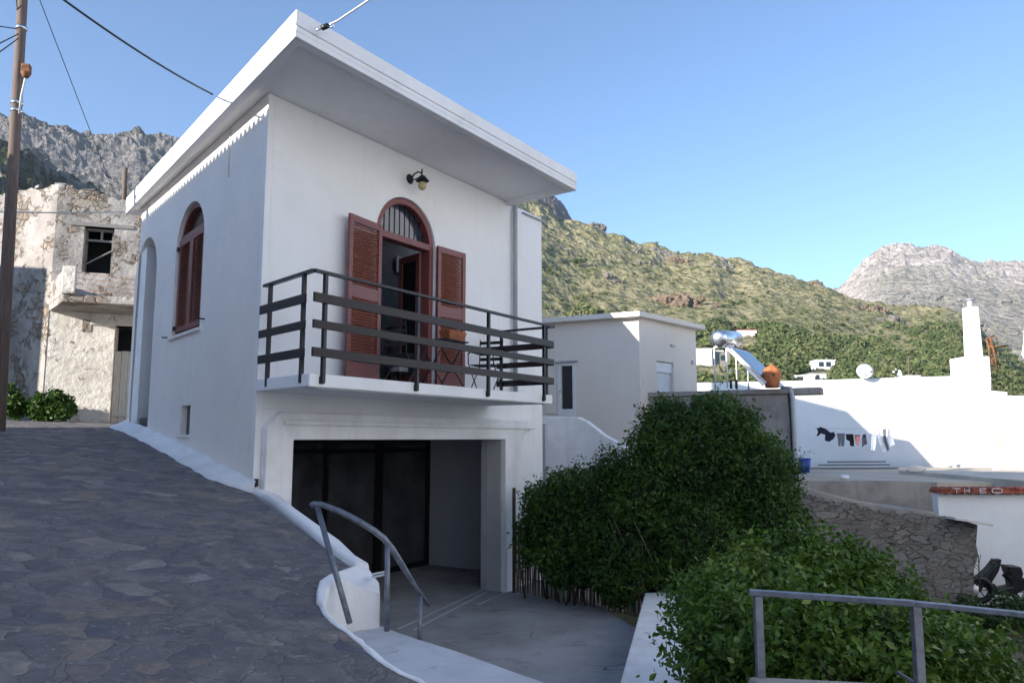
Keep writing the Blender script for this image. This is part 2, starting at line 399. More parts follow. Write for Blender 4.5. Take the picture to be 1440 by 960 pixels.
# ------------------------------------------------------------------ camera, sky, sun
cam = bpy.data.cameras.new('camera'); co = bpy.data.objects.new('camera', cam); COL.objects.link(co)
co.location = (0, 0, EYE); co.rotation_euler = (math.pi/2 + PITCH, 0, 0)
cam.sensor_width = 36; cam.lens = 27; cam.clip_end = 20000; cam.clip_start = .05
SC.camera = co
SUN = Vector((-.80, -.60, 0)); SUN_EL = math.radians(16)
sdir = Vector((SUN.x*math.cos(SUN_EL), SUN.y*math.cos(SUN_EL), math.sin(SUN_EL)))
w = bpy.data.worlds.new('World'); SC.world = w; w.use_nodes = True
nt = w.node_tree; sky = nt.nodes.new('ShaderNodeTexSky'); sky.sky_type = 'NISHITA'; sky.sun_disc = False
sky.sun_elevation = SUN_EL; sky.sun_rotation = math.atan2(sdir.x, sdir.y)
sky.altitude = 300; sky.air_density = AIR; sky.dust_density = DUST; sky.ozone_density = OZONE
nt.links.new(sky.outputs[0], nt.nodes['Background'].inputs[0]); nt.nodes['Background'].inputs[1].default_value = SKY_STR
sl = bpy.data.lights.new('sun', 'SUN'); sl.energy = SUN_STR; sl.angle = math.radians(.5); sl.color = (1, .93, .84)
so = bpy.data.objects.new('sun', sl); COL.objects.link(so); so.rotation_euler = sdir.to_track_quat('Z', 'Y').to_euler()
vs = SC.view_settings; vs.view_transform = 'Standard'; vs.look = 'None'; vs.gamma = 1; vs.exposure = EXPO
SC.render.resolution_x = 1024; SC.render.resolution_y = 682

# ------------------------------------------------------------------ main frames of the white house
A = PY(367, 400, 9.2)                                     # its front corner
FA = Frame((A.x, A.y), (.550, .835))                      # the front with the balcony
SBm = Frame((A.x, A.y), (-.626, .779)); SBm.n = Vector((-.779, -.626, 0))
SB = SBm                                                  # the side along the lane
zA = SB.hit(352, 690)[1]; Cs, zC = SB.hit(183, 603)
C = SB.at(Cs, 0)

# ------------------------------------------------------------------ lane surface height
pts = [(0,0,1.0), (-1.27,6.2,1.56), (-.48,4.05,1.32), (A.x,A.y,zA), (C.x,C.y,zC), (-11.3,18.5,3.02), (-8.6,19.6,2.93),
       (-4,3,1.70), (-8,6,2.36), (-12,10,2.85), (-20,15,3.3), (-14,18,3.1), (3,-3,.6), (-10,0,2.15), (-22,0,3.0), (-3,-6,.9), (-20,28,3.7),
       (-2.3,3.43,1.51), (-3.9,5.9,1.87), (-10,15,2.9), (-9,12,2.72)]
Pn = np.array(pts); K_ = lambda r: np.where(r > 1e-9, r*r*np.log(np.maximum(r, 1e-9)), 0)
n_ = len(Pn); r_ = np.hypot(Pn[:,None,0]-Pn[None,:,0], Pn[:,None,1]-Pn[None,:,1])
Am = np.zeros((n_+3, n_+3)); Am[:n_,:n_] = K_(r_) + np.eye(n_)*.3; Am[:n_,n_] = 1; Am[:n_,n_+1:] = Pn[:,:2]; Am[n_,:n_] = 1; Am[n_+1:,:n_] = Pn[:,:2].T
Wt = np.linalg.solve(Am, np.r_[Pn[:,2], 0, 0, 0])
def lane_np(x, y):
    x = np.asarray(x, float); y = np.asarray(y, float)
    r = np.hypot(x[...,None]-Pn[:,0], y[...,None]-Pn[:,1])
    return (K_(r)*Wt[:n_]).sum(-1) + Wt[n_] + Wt[n_+1]*x + Wt[n_+2]*y
def lane(x, y): return float(lane_np(x, y))
def on_lane(px, py):
    r = ray(px, py); t = 1.0
    for i in range(4000):
        if EYE + r.z*t <= lane(r.x*t, r.y*t): break
        t += .01
    return Vector((r.x*t, r.y*t, EYE + r.z*t))
edge_px = [(592,958), (566,947), (546,936), (527,921), (511,907), (490,889), (470,875), (458,864), (451,850), (449,835), (452,822), (462,812), (480,806), (496,800)]
edge = [on_lane(*p) for p in edge_px]
wall_out = [(-.10, 9.0)]
# lane edge from behind the camera to the old house
Eline = [Vector((1.2, -8, 0)), Vector((.8, 0, 0)), Vector((.25, 2.6, 0)), Vector((-.15, 3.4, 0))] + edge + \
        [Vector((A.x+.05, A.y-.15, 0)), Vector((A.x-.05, A.y+.05, 0)), SB.at(3, 0, -.02), SB.at(Cs+.3, 0, -.02), Vector((-7.2, 20, 0)), Vector((-9, 34, 0))]
def lane_mesh():
    E = []                                                  # resample
    for a, b in zip(Eline[:-1], Eline[1:]):
        L = (b-a).to_2d().length; k = max(1, int(L/.12))
        for i in range(k): E.append(a.lerp(b, i/k))
    E.append(Eline[-1]); m = len(E); q = 150
    u = (np.linspace(0, 1, q)**1.7)*26
    ex = np.array([[e.x, e.y] for e in E])
    X = ex[:,0][:,None] - u[None,:]; Y = ex[:,1][:,None] + u[None,:]*.08
    Z = lane_np(X, Y)
    g = np.random.default_rng(3)
    Z += .010*np.sin(X*9+2*np.sin(Y*5))*np.sin(Y*11+1.3*np.sin(X*7)) * np.minimum(1, u*3)[None,:]
    V = np.stack([X, Y, Z], -1).reshape(-1, 3)
    idx = np.arange(m*q).reshape(m, q)
    Fc = np.stack([idx[:-1,:-1], idx[1:,:-1], idx[1:,1:], idx[:-1,1:]], -1).reshape(-1, 4)[:, ::-1]
    sk = V[idx[:,0]] + np.array([0, 0, -1.6]); b = len(V)
    F2 = np.stack([idx[:-1,0], b+np.arange(m-1), b+np.arange(1, m), idx[1:,0]], -1)
    return np.vstack([V, sk]), np.vstack([Fc, F2])
V_, F_ = lane_mesh()
tag(np_mesh('stone_lane', V_, F_, M['paving'], smooth=True), kind='structure')

# ------------------------------------------------------------------ ground sheet (lower village ground, then on to the horizon)
def ground_mesh():
    a = np.r_[-7000, -3000, -1200, -500, -220, -110, np.arange(-60, -14, 3), np.arange(-14, 20, .4), np.arange(20, 60, 3), 110, 220, 500, 1200, 3000, 7000]
    b = np.r_[-2000, -500, -120, -40, np.arange(-20, 34, .4), np.arange(34, 70, 3), 110, 220, 500, 1200, 3000, 7000]
    X, Y = np.meshgrid(a, b, indexing='ij')
    eo = sorted([(e.y, e.x) for e in Eline]); xb = np.interp(Y, [e[0] for e in eo], [e[1] for e in eo]) - .7
    m = np.clip((xb - X)/.6, 0, 1); far = np.clip((np.hypot(X, Y)-45)/60, 0, 1)
    base = -1.35 + .08*np.sin(X*1.3+Y)*np.sin(Y*.9) - 0*X
    L = np.minimum(lane_np(np.clip(X, -26, 3), np.clip(Y, -8, 34)), 4.5) - .35
    Z = base*(1-m*(1-far)) + L*m*(1-far)
    V = np.stack([X, Y, Z], -1).reshape(-1, 3); idx = np.arange(X.size).reshape(X.shape)
    return V, np.stack([idx[:-1,:-1], idx[1:,:-1], idx[1:,1:], idx[:-1,1:]], -1).reshape(-1, 4)
V_, F_ = ground_mesh()
tag(np_mesh('ground', V_, F_, M['earth'], smooth=True), kind='structure')

# ------------------------------------------------------------------ yard in front of the garage, ledge, retaining walls
def poly_slab(name, pts2, z0, z1, mat, parent=None, bevel=0):
    mb = MB(); mb.prism([Vector((p[0], p[1], z1)) for p in pts2], (0, 0, z0-z1)); return mb.build(name, mat, parent, bevel)
h_edge = [PZ(727, 832, 0), PZ(800, 846, 0), PZ(906, 869, 0)]
yard = [(-2.9, 6.4), (-.3, 4.2), (.9, 3.2), (1.6, 5.5), (1.75, 10.9), (h_edge[1].x+.3, h_edge[1].y+.3), (h_edge[0].x+.4, h_edge[0].y+.8), (1.6, 15.6), (-1.0, 19.5), (-5, 14), (A.x-.1, A.y)]
tag(poly_slab('yard_floor', yard, -1.5, 0, M['concrete']), kind='structure')
# pale paint lines on the yard
for nm, (a, b) in enumerate([((582,885),(694,827)), ((560,884),(690,824)), ((672,850),(712,832))]):
    a, b = PZ(*a, 0), PZ(*b, 0)
    tag(MB().bar(a+Vector((0,0,.004)), b+Vector((0,0,.004)), .035, .004).build('yard_marking', M['ledge']), kind='structure')

# ledge between lane and yard
outer_px = [(764,958), (720,943), (694.5,933.6), (640,914), (589.5,898.7), (553,886), (530,877)]
zL = 1.16
outer = [PZ(px, py, zL) for px, py in outer_px]
root = thing('ledge_wall', 'low pale painted concrete ledge below the lane edge carrying the curved handrail', 'ledge', (outer[3].x, outer[3].y, 0))
mb = MB()
ins = [Vector((.35, 2.6, zL)), Vector((0, 3.3, zL))] + [Vector((e.x-.04, e.y, zL)) for e in edge[:10]]
mb.prism([Vector((1.5, 2.6, zL)), Vector((.9, 3.2, zL))] + outer + [Vector((edge[9].x+.02, edge[9].y+.2, zL))] + ins[::-1], (0, 0, -1.3))
mb.build('ledge', M['ledge'], root, .02)
# crumbly whitewash line where the lane meets the ledge
def ribbon(pts, w0, h0, jit=.012, mat=M['whitewash'], name='whitewashed_edge', parent=None, drop=.3, off=0):
    """a hand-made strip following pts (top centre line)"""
    P = []
    for a, b in zip(pts[:-1], pts[1:]):
        k = max(1, int((b-a).length/.07))
        P += [a.lerp(b, i/k) for i in range(k)]
    P.append(pts[-1]); vs = []; fs = []; r = random.Random(5)
    for i, p in enumerate(P):
        t_ = (P[min(i+1, len(P)-1)] - P[max(i-1, 0)]); t_.z = 0; t_.normalize(); s_ = Vector((t_.y, -t_.x, 0))
        wv = w0/2*(1+r.uniform(-.25, .25)); z = h0 + r.uniform(-jit, jit)*.5
        prof = [(-wv, -.06), (-wv*.9, z*.7), (-wv*.4, z), (wv*.4, z), (wv*.9, z*.6), (wv, -drop)]
        for a_, b_ in prof: vs.append(p + s_*(a_+off+r.uniform(-jit, jit)*.4) + Vector((0, 0, b_)))
    for i in range(len(P)-1):
        for k in range(5): fs.append((i*6+k, i*6+k+1, (i+1)*6+k+1, (i+1)*6+k))
    mb = MB(); mb.add(vs, fs, True); mb.add(vs[:6], [(0,1,2,3,4,5)]); mb.add(vs[-6:], [(5,4,3,2,1,0)])
    return mb.build(name, mat, parent)
ribbon([Vector((.25, 2.6, lane(.25, 2.6)))] + edge[:9], .042, .010, name='whitewashed_edge', parent=root)

# whitewashed parapet wall from the house corner to the rounded end
def wall_between(name, label, cat, inner, outerp, ztop, zbot, mat, bevel=.03):
    mb = MB(); n = len(inner); vs = []; fs = []
    for i in range(n):
        vs += [Vector((inner[i].x, inner[i].y, ztop[i])), Vector((outerp[i].x, outerp[i].y, ztop[i]-.015)), Vector((outerp[i].x, outerp[i].y, zbot)), Vector((inner[i].x, inner[i].y, zbot))]
    for i in range(n-1):
        a = i*4; b = a+4
        for k in range(4): fs.append((a+k, a+(k+1) % 4, b+(k+1) % 4, b+k))
    fs += [(3,2,1,0), tuple((n-1)*4+k for k in range(4))]
    mb.add(vs, fs); o = mb.build(name, mat, None, bevel); tag(o, label, cat); return o
in_px = [(350,686), (372,700), (395,718), (420,738), (450,765), (475,786), (496,799)]
inn = [on_lane(*p) for p in in_px]
inn[0] = Vector((A.x-.02, A.y-.06, lane(A.x, A.y)))
outp = []
for i, p in enumerate(inn):
    t_ = (inn[min(i+1, 6)] - inn[max(i-1, 0)]).to_2d().normalized(); wd = .17 + .02*math.sin(i*2)
    outp.append(Vector((p.x - t_.y*wd, p.y + t_.x*wd, 0)))
PARA = (inn, outp)
wall_between('parapet_wall', 'thick whitewashed parapet running from the house corner down the lane edge', 'wall', [Vector((p.x+.012, p.y, 0)) for p in inn], outp,
             [lane(p.x, p.y)+.045 for p in inn], -.2, M['whitewash'], .04)
# rounded white end block
pe = [inn[-1], outp[-1]]
e_in = [edge[13], edge[12], edge[11], edge[10], edge[9], edge[8]]
o_px = [(527,815), (528,845), (530,876)]
endpoly = [Vector((outp[-1].x-.02, outp[-1].y, 0)), Vector((outp[-1].x+.09, outp[-1].y-.12, 0)), Vector((outp[-1].x+.13, outp[-1].y-.30, 0)),
           Vector((edge[13].x+.02, edge[13].y-.30, 0)), Vector((edge[11].x+.10, edge[11].y-.16, 0)), Vector((edge[10].x+.09, edge[10].y-.10, 0)), Vector((edge[9].x+.08, edge[9].y-.12, 0)), Vector((edge[8].x+.05, edge[8].y-.1, 0)),
           Vector((edge[8].x-.03, edge[8].y, 0)), Vector((edge[9].x-.02, edge[9].y, 0)), Vector((edge[10].x-.02, edge[10].y+.02, 0)), Vector((edge[11].x, edge[11].y+.02, 0)), Vector((edge[12].x, edge[12].y+.02, 0)), Vector((edge[13].x, edge[13].y+.02, 0))]
mb = MB(); n = len(endpoly)
zt = [lane(p.x, p.y)+.03 for p in endpoly]
zt[0] -= .03; zt[1] -= .10; zt[2] -= .15; zt[3] -= .03
top = [Vector((p.x, p.y, z)) for p, z in zip(endpoly, zt)]
tris = tessellate_polygon([[Vector((p.x, p.y, 0)) for p in endpoly]])
mb.add(top, [tuple(t) for t in tris])
bot = [Vector((p.x, p.y, zL-.1)) for p in endpoly]
mb.add(top+bot, [(i, (i+1) % n, (i+1) % n+n, i+n) for i in range(n)])
o = mb.build('parapet_end', M['whitewash'], None, .09); o.modifiers['bevel'].segments = 4; tag(o, 'rounded whitewashed end of the parapet beside the curved handrail', 'wall end')

# painted fillet where the side wall meets the lane
fp = [SB.at(s, 0, .0) for s in np.linspace(-.09, Cs+.45, 26)]
mb = MB(); vs = []; fs = []; r = random.Random(2)
for i, p in enumerate(fp):
    wd = (.26 + r.uniform(-.02, .02))*min(1, .22+max(0, (p-fp[0]).length)*.9); q = p + SB.n*wd; zl = lane(p.x, p.y); zq = lane(q.x, q.y)
    vs += [Vector((p.x, p.y, zl+.13+r.uniform(-.01, .01))), Vector((p.x, p.y, 0))+SB.n*wd*.35+Vector((0,0,zl+.085)), Vector((q.x, q.y, zq+.018)), Vector((q.x, q.y, zq-.15))]
for i in range(len(fp)-1):
    for k in range(3): fs.append((i*4+k, i*4+k+1, i*4+k+5, i*4+k+4))
mb.add(vs, fs, True); mb.add(vs[:4], [(0,1,2,3)]); mb.add(vs[-4:], [(3,2,1,0)])
fillet_mb = mb
# low white wall between yard and planting
wl_ = thing('garden_wall', 'low rough white wall with a broad top at the right edge of the yard', 'wall', (1.9, 8, 0))
mb = MB(); pl = [PZ(906,869,0), PZ(887,957,0)]
pa = Vector((pl[0].x+.02, pl[0].y, 0)); pb = Vector((pl[1].x, pl[1].y, 0)); dd_ = (pb-pa).normalized(); pc = pa + dd_*6.2
mb.prism([Vector((p.x, p.y, .37)) for p in (pa, pc, pc+Vector((.75, 0, 0)), pa+Vector((.55, .1, 0)))], (0, 0, -1.7))
mb.build('wall', M['whitewash'], wl_, .05)
# planting bed behind it
bed = [(pa.x+.35, pa.y+.2), (pc.x+.5, pc.y), (2.1, 3.9), (4.6, 3.6), (6.2, 5.5), (5.6, 9.5), (3.6, 11.5)]
mb = MB(); mb.prism([Vector((x, y, .25)) for x, y in bed], (0, 0, -1.7)); tag(mb.build('planting_bed', M['earth'], None, .1), kind='structure')

# ------------------------------------------------------------------ hills and mountains (polar terrain around the village)
from mathutils import noise as mnoise
def vnoise(P, octs=5, seed=0, gain=.5):
    out = np.zeros(len(P)); amp = 1; f = 1; tot = 0
    for o in range(octs):
        out += amp*np.array([mnoise.noise((p[0]*f+seed, p[1]*f+seed*2, p[2]*f)) for p in P]); tot += amp; amp *= gain; f *= 2.03
    return out/tot
def terrain(name, sky_pts, r0, r1, na, nr, mat, e0=.0, power=1.0, amp=.03, nsc=3.0, back=1.25, cliff=0, seed=0, base_e=None):
    """sky_pts: list of (px,py) of the ridge line; radius r1 is the ridge"""
    az = []; ev = []
    for px, py in sky_pts:
        d = ray(px, py); az.append(math.atan2(d.x, d.y)); ev.append(d.z/math.hypot(d.x, d.y))
    a = np.linspace(az[0], az[-1], na); E = np.interp(a, az, ev)
    k = np.linspace(0, 1, nr); R = r0*(r1/r0)**k
    kb = np.linspace(0, 1, 14)[1:]; Rb = r1*(1+(back-1)*kb)
    A2, R2 = np.meshgrid(a, np.r_[R, Rb], indexing='ij')
    kk = np.r_[k, 1-kb*.6]
    el = e0 + (E[:,None]-e0)*np.r_[k**power, 1-kb**1.5*1.1][None,:]
    P = np.stack([A2*nsc*6, np.log(R2)*nsc*4, np.full_like(A2, seed)], -1).reshape(-1, 3)
    N = vnoise(P, 6, seed, .5).reshape(A2.shape)
    Rg = 1-np.abs(vnoise(P*1.7+31, 6, seed+5, .5).reshape(A2.shape))*2
    el = el + (N*amp + (Rg-.6)*amp*cliff)*np.minimum(1, np.r_[k, np.ones(13)]*3)[None,:]
    Rr = R2*(1 + (N*.10+(Rg-.6)*.05*cliff)*np.r_[np.minimum(1, k*2)*(1-k**4), np.zeros(13)][None,:])
    X = np.sin(A2)*Rr; Y = np.cos(A2)*Rr; Z = EYE + el*Rr
    V = np.stack([X, Y, Z], -1).reshape(-1, 3); idx = np.arange(A2.size).reshape(A2.shape)
    Fc = np.stack([idx[:-1,:-1], idx[:-1,1:], idx[1:,1:], idx[1:,:-1]], -1).reshape(-1, 4)[:, ::-1]
    o = tag(np_mesh(name, V, Fc, mat, smooth=False), kind='structure')
    return (a, np.r_[R, Rb], X, Y, Z)
H1 = terrain('hillside', [(-900,420),(-300,380),(100,350),(400,300),(600,270),(700,262),(762,290),(800,312),(830,320),(880,335),(940,350),(1000,358),(1030,372),(1060,374),(1110,386),(1150,397),(1180,412),(1215,424),(1250,428),(1330,432),(1360,445),(1390,475),(1440,515),(1500,545),(1700,560),(2600,565)],
             62, 520, 900, 190, M['hill'], e0=-.02, power=1.2, amp=.016, nsc=2.6, cliff=.6, seed=3)
H2 = terrain('left_slope', [(-1200,60),(-500,130),(-150,185),(0,196),(40,215),(80,240),(120,262),(170,285),(240,310),(420,350),(700,420)], 60, 300, 360, 80, M['hilldark'], e0=0, power=.8, amp=.03, nsc=2.6, cliff=.8, seed=8)
H3 = terrain('dark_ridge', [(-1200,120),(-400,150),(-100,158),(0,163),(30,163),(60,172),(110,183),(150,188),(200,180),(240,192),(330,200),(500,215),(650,225),(740,250),(780,280),(797,296),(806,316),(815,345),(830,420)],
             300, 720, 900, 130, M['mountain2'], e0=.0, power=.8, amp=.022, nsc=3.4, cliff=.7, seed=21)
H4 = terrain('far_mountain', [(1090,470),(1140,430),(1178,408),(1195,388),(1215,368),(1240,352),(1270,347),(1300,350),(1335,350),(1365,362),(1400,368),(1440,374),(1550,380),(1800,400),(2400,430)],
             700, 1500, 700, 150, M['mountain'], e0=.0, power=.8, amp=.014, nsc=5.0, cliff=.8, seed=40)
# haze
if HAZE:
    mb = MB().box((-2100, -400, -3), (2600, 2100, 420))
    hz = NT('haze_air'); hz.t.nodes.remove(hz.b); pv = hz.t.nodes.new('ShaderNodeVolumePrincipled')
    pv.inputs['Color'].default_value = (.80, .88, 1.0, 1); pv.inputs['Density'].default_value = HAZE; pv.inputs['Anisotropy'].default_value = .3
    hz.t.links.new(pv.outputs[0], hz.out.inputs['Volume'])
    ho = mb.build('haze', hz.m, None); tag(ho, kind='stuff'); hz.m.use_fake_user = True

# ------------------------------------------------------------------ tree canopy on the hill
def ico(sub):
    import bmesh
    bm = bmesh.new(); bmesh.ops.create_icosphere(bm, subdivisions=sub, radius=1)
    V = np.array([v.co[:] for v in bm.verts]); Fc = np.array([[v.index for v in f.verts] for f in bm.faces]); bm.free(); return V, Fc
IV, IF = ico(2); IV1, IF1 = ico(1)
def crowns(C_, S_, seed=1, q=64, fac=.5):
    """uneven crowns: a small inner mass wrapped in many leaf clumps"""
    g = np.random.default_rng(seed); n = len(C_); m = len(IV1)
    V = IV1*(1 + g.normal(0, .12, (n, m, 1)))*S_[:,None,:]*np.array([.72, .72, .58]) + C_[:,None,:]
    Fc = (IF1[None] + (np.arange(n)*m)[:,None,None]).reshape(-1, 3)
    base = g.uniform(0, .85, n); tint = np.clip(base[:,None]*np.ones((n, m))*.6, 0, 1).reshape(-1)
    d = g.normal(0, 1, (n, q, 3)); d /= np.linalg.norm(d, axis=2, keepdims=True); d[...,2] = np.abs(d[...,2])*1.0-.25*(g.uniform(0, 1, (n, q)) < .4)
    ph = g.uniform(0, 6, (n, 1)); lump = 1+.18*np.sin(d[...,0]*5+ph)*np.sin(d[...,1]*5+ph*2)
    P = C_[:,None] + d*S_[:,None,:]*np.array([1, 1, .82])*(g.uniform(.75, 1.08, (n, q))*lump)[...,None]
    P = P.reshape(-1, 3); sz = (np.repeat(S_[:,2], q)*g.uniform(.5, 1.2, n*q)*fac)[:,None]
    N = d.reshape(-1, 3)*.8 + g.normal(0, .55, P.shape); N /= np.linalg.norm(N, axis=1, keepdims=True)
    R = g.normal(0, 1, P.shape); T = np.cross(N, R); T /= np.linalg.norm(T, axis=1, keepdims=True); B = np.cross(N, T)
    W = np.stack([P-T*sz*.5, P+B*sz*.45, P+T*sz*.55, P-B*sz*.4+N*sz*.15], 1).reshape(-1, 3)
    F2 = (np.array([[0,1,2],[0,2,3]])[None] + (np.arange(n*q)*4)[:,None,None]).reshape(-1, 3) + n*m
    t2 = np.repeat(np.clip(np.repeat(base, q)+g.normal(0, .16, n*q), 0, 1), 4)
    return np.vstack([V.reshape(-1, 3), W]), np.vstack([Fc, F2]), np.r_[tint, t2]
def surf(H, ai, ri):
    a, R, X, Y, Z = H; i = ai*(len(a)-1); j = ri
    i0 = np.clip(i.astype(int), 0, len(a)-2); j0 = np.clip(j.astype(int), 0, len(R)-2); fi = i-i0; fj = j-j0
    f = lambda Q: Q[i0, j0]*(1-fi)*(1-fj) + Q[i0+1, j0]*fi*(1-fj) + Q[i0, j0+1]*(1-fi)*fj + Q[i0+1, j0+1]*fi*fj
    return np.stack([f(X), f(Y), f(Z)], -1)
def hillpoint(px, py, off=0):
    d = ray(px, py); az = math.atan2(d.x, d.y); a = H1[0]; i = (az-a[0])/(a[-1]-a[0]); tgt = d.z/math.hypot(d.x, d.y); best = None
    for j in range(190):
        P = surf(H1, np.array([i]), np.array([float(j)]))[0]
        if (P[2]-EYE)/math.hypot(P[0], P[1]) >= tgt: return P
    return P
# ------------------------------------------------------------------ far houses in the wood
CLR = []
for x0, x1, y1 in ((955,1030,512), (1128,1176,520), (1115,1164,541), (1034,1066,471), (1255,1302,541)):
    h_ = hillpoint((x0+x1)/2, y1); CLR.append((math.atan((x0-6-720)/F), math.atan((x1+4-720)/F), math.hypot(h_[0], h_[1]), y1))
def clear(aa, R):
    k = np.ones(len(aa), bool)
    for a0, a1, rh, y1 in CLR: k &= ~((aa > a0) & (aa < a1) & (R > rh*.80) & (R < rh+8))
    return k
def cover(n, seed, lo, hi, az_px, size, dens):
    g = np.random.default_rng(seed); a = H1[0]
    d0 = math.atan2((az_px[0]-720), F); d1 = math.atan2((az_px[1]-720), F)
    aa = g.uniform(d0, d1, n); ai = (aa-a[0])/(a[-1]-a[0]); rk = g.uniform(lo, hi, n); P = surf(H1, ai, rk*189)
    el = (P[:,2]-EYE)/np.hypot(P[:,0], P[:,1]); nz = vnoise(np.stack([aa*9, rk*7, 0*aa], -1), 3, seed); rk = rk**1.94
    pxx = 720 + F*np.tan(aa)
    keep = dens(pxx, rk, nz, g.uniform(0, 1, n)) & clear(aa, np.hypot(P[:,0], P[:,1])); P = P[keep]; rk = rk[keep]
    S = size(g, len(P)); return P + np.stack([0*S, 0*S, S*.35], -1), np.stack([S*g.uniform(.8,1.3,len(S)), S*g.uniform(.8,1.3,len(S)), S], -1)
# thick wood on the lower slope: reaches higher to the right
lim = lambda px: np.interp(px, [740, 900, 980, 1080, 1200, 1300, 1380, 1480], [.18, .22, .34, .50, .58, .62, .85, .9])
P1, S1 = cover(17000, 5, .30, .99, (740, 1500), lambda g, n: g.uniform(.9, 2.3, n), lambda px, rk, nz, u: rk + nz*.55 + (u-.5)*.16 < lim(px))
P2, S2 = cover(11000, 6, .40, .99, (740, 1500), lambda g, n: g.uniform(.45, 1.25, n), lambda px, rk, nz, u: (u < .05+np.maximum(0, nz)*.75))
for nm, P_, S_, sd, q_ in (('olive_wood', P1, S1, 1, 60), ('hill_scrub', P2, S2, 2, 26)):
    V_, F_, T_ = crowns(P_, S_, sd, q_, .5 if q_ > 40 else .7); o = np_mesh(nm, V_, F_, M['canopy'], smooth=False, attr=T_); tag(o, kind='stuff')
def m_rock(name, a, b):
    t = NT(name); c = t.mix(t.ramp(t.noise(.5, 6, .7), [(.35, 0.0), (.65, 1.0)]), a, b)
    c = t.mix(t.ramp(t.noise(.25, 5, .7), [(.55, 0.0), (.65, .7)]), c, (.06,.07,.03))
    return t.done(c, .95, t.bump(t.noise(1.1, 7, .75), 1.0, .8), 0, .1)
M['rockbrown'] = m_rock('brown_cliff_rock', (.30,.22,.155), (.17,.125,.095)); M['rockgrey'] = m_rock('grey_crag_rock', (.30,.27,.24), (.14,.13,.11))

t = NT('rough_coursed_stone')
w_ = t.warp(t.map(t.pos, (1, 1, 2.4)), 2.2, .7)
e_ = t.vor(3.6, w_, 'DISTANCE_TO_EDGE'); ci = t.vor(3.6, w_, 'F1', 'Color'); sp_ = t.t.nodes.new('ShaderNodeSeparateColor'); t.t.links.new(ci, sp_.inputs[0])
c = t.mix(t.noise(1.2, 6, .65), (.26,.235,.21), (.15,.135,.12)); c = t.mix(t.math('MULTIPLY', sp_.outputs[0], .55), c, (.36,.33,.30))
gap = t.math('MULTIPLY', t.ramp(e_, [(0.0, 1.0), (.05, 0.0)]), t.ramp(t.noise(2.1, 4), [(.40, .2), (.62, .85)]))
c = t.mix(gap, c, (.07,.06,.05)); c = t.mix(t.math('MULTIPLY', t.ramp(t.noise(9, 5, .7), [(.55, 0.0), (.7, 1.0)]), .5), c, (.10,.085,.07))
hh_ = t.math('ADD', t.math('MULTIPLY', gap, -1.0), t.noise(6, 6, .75))
M['roughstone'] = t.done(c, .95, t.bump(hh_, 1.0, .06), 0, .1)
# ================================================================== THE WHITE HOUSE
house = thing('white_house', 'white two storey village house with overhanging flat roof, balcony and open garage below', 'house', (A.x, A.y, 0))
z_s = SB.hit(378, 137)[1] if False else FA.hit(376, 133)[1]                # soffit height at the corner
s_end = FA.hit(762, 450)[0]; s_roof = FA.hit(715, 282)[0]
zf = PY(435, 524, 8.25).z                                   # balcony floor
boff = (PY(435, 524, 8.25) - FA.o).dot(FA.n); bs0 = FA.hit(435, 524, boff)[0]; bs1 = FA.hit(777, 557, boff)[0]
print('house', z_s, s_end, s_roof, zf, boff, bs0, bs1, Cs, zA, zC)
ds0, ds1 = FA.hit(529, 320)[0], FA.hit(612, 350)[0]; dr = (ds1-ds0)/2
z_ap = FA.hit(568, 277)[1]; d_sp = z_ap - dr
gs0 = FA.hit(412, 650, .10)[0]; gs1 = FA.hit(711, 650, .10)[0]; gz = FA.hit(500, 618, .1)[1]
# front upper wall
T = .30
mb = MB()
mb.plate(FA, [(.1, zf-.35), (s_end, zf-.35), (s_end, z_s+.02), (s_roof+.02, z_s+.02), (s_roof+.02, z_s+.03), (.1, z_s+.03)], [arch(ds0, ds1, zf, d_sp)], -T, 0)
mb.build('front_wall', M['white'], house)
mb = MB()
ls0 = FA.hit(374, 640, .10)[0]; ls1 = FA.hit(752, 640, .10)[0]
mb.plate(FA, [(.1, -1.2), (gs0, -1.2), (gs0, gz), (gs1, gz), (gs1, -1.2), (s_end, -1.2), (s_end, zf-.35), (.1, zf-.35)], [], -T, 0)
mb.build('lower_front_wall', M['white'], house)
zlm = FA.hit(520, 583, .10)[1]
mb = MB()
mb.plate(FA, [(ls0, -1.0), (gs0+.001, -1.0), (gs0+.001, gz-.001), (gs1-.001, gz-.001), (gs1-.001, -1.0), (gs1+.22, -1.0), (gs1+.22, 1.3), (ls1-.35, zlm-.22), (ls1, zlm-.12), (ls1, zlm), (ls0+.22, zlm), (ls0, zlm-.2)], [], .002, .10)
mb.fbox(FA, ls0+.25, ls1, zlm-.16, zlm-.10, .098, .115)
mb.build('garage_surround', M['whitewash'], house, .02)
# side wall with arched window, porch arch and small window
ws0, ws1 = SB.hit(287, 330)[0], SB.hit(249, 330)[0]; wz0 = SB.hit(265, 466)[1]; wr = (ws1-ws0)/2; w_ap = SB.hit(272, 283)[1]
ps0, ps1 = SB.hit(219, 400)[0], SB.hit(190, 400)[0]; p_ap = SB.hit(213, 331)[1]; pz0 = SB.hit(200, 600)[1]
q0, q1 = SB.hit(267, 590)[0], SB.hit(254, 590)[0]; qz0, qz1 = SB.hit(260, 611)[1], SB.hit(260, 570)[1]
Sx = Cs + .12
print('side', ws0, ws1, wz0, w_ap, ps0, ps1, p_ap, pz0, q0, q1, qz0, qz1, Sx)
mb = MB()
mb.plate(SB, [(.105, -1.2), (Sx, -1.2), (Sx, z_s+.03), (.105, z_s+.03)],
         [arch(ws0, ws1, wz0, w_ap-wr*.92, 18, wr*.92), arch(ps0, ps1, pz0, p_ap-(ps1-ps0)/2), [(q0, qz0), (q1, qz0), (q1, qz1), (q0, qz1)]], -.32, 0)
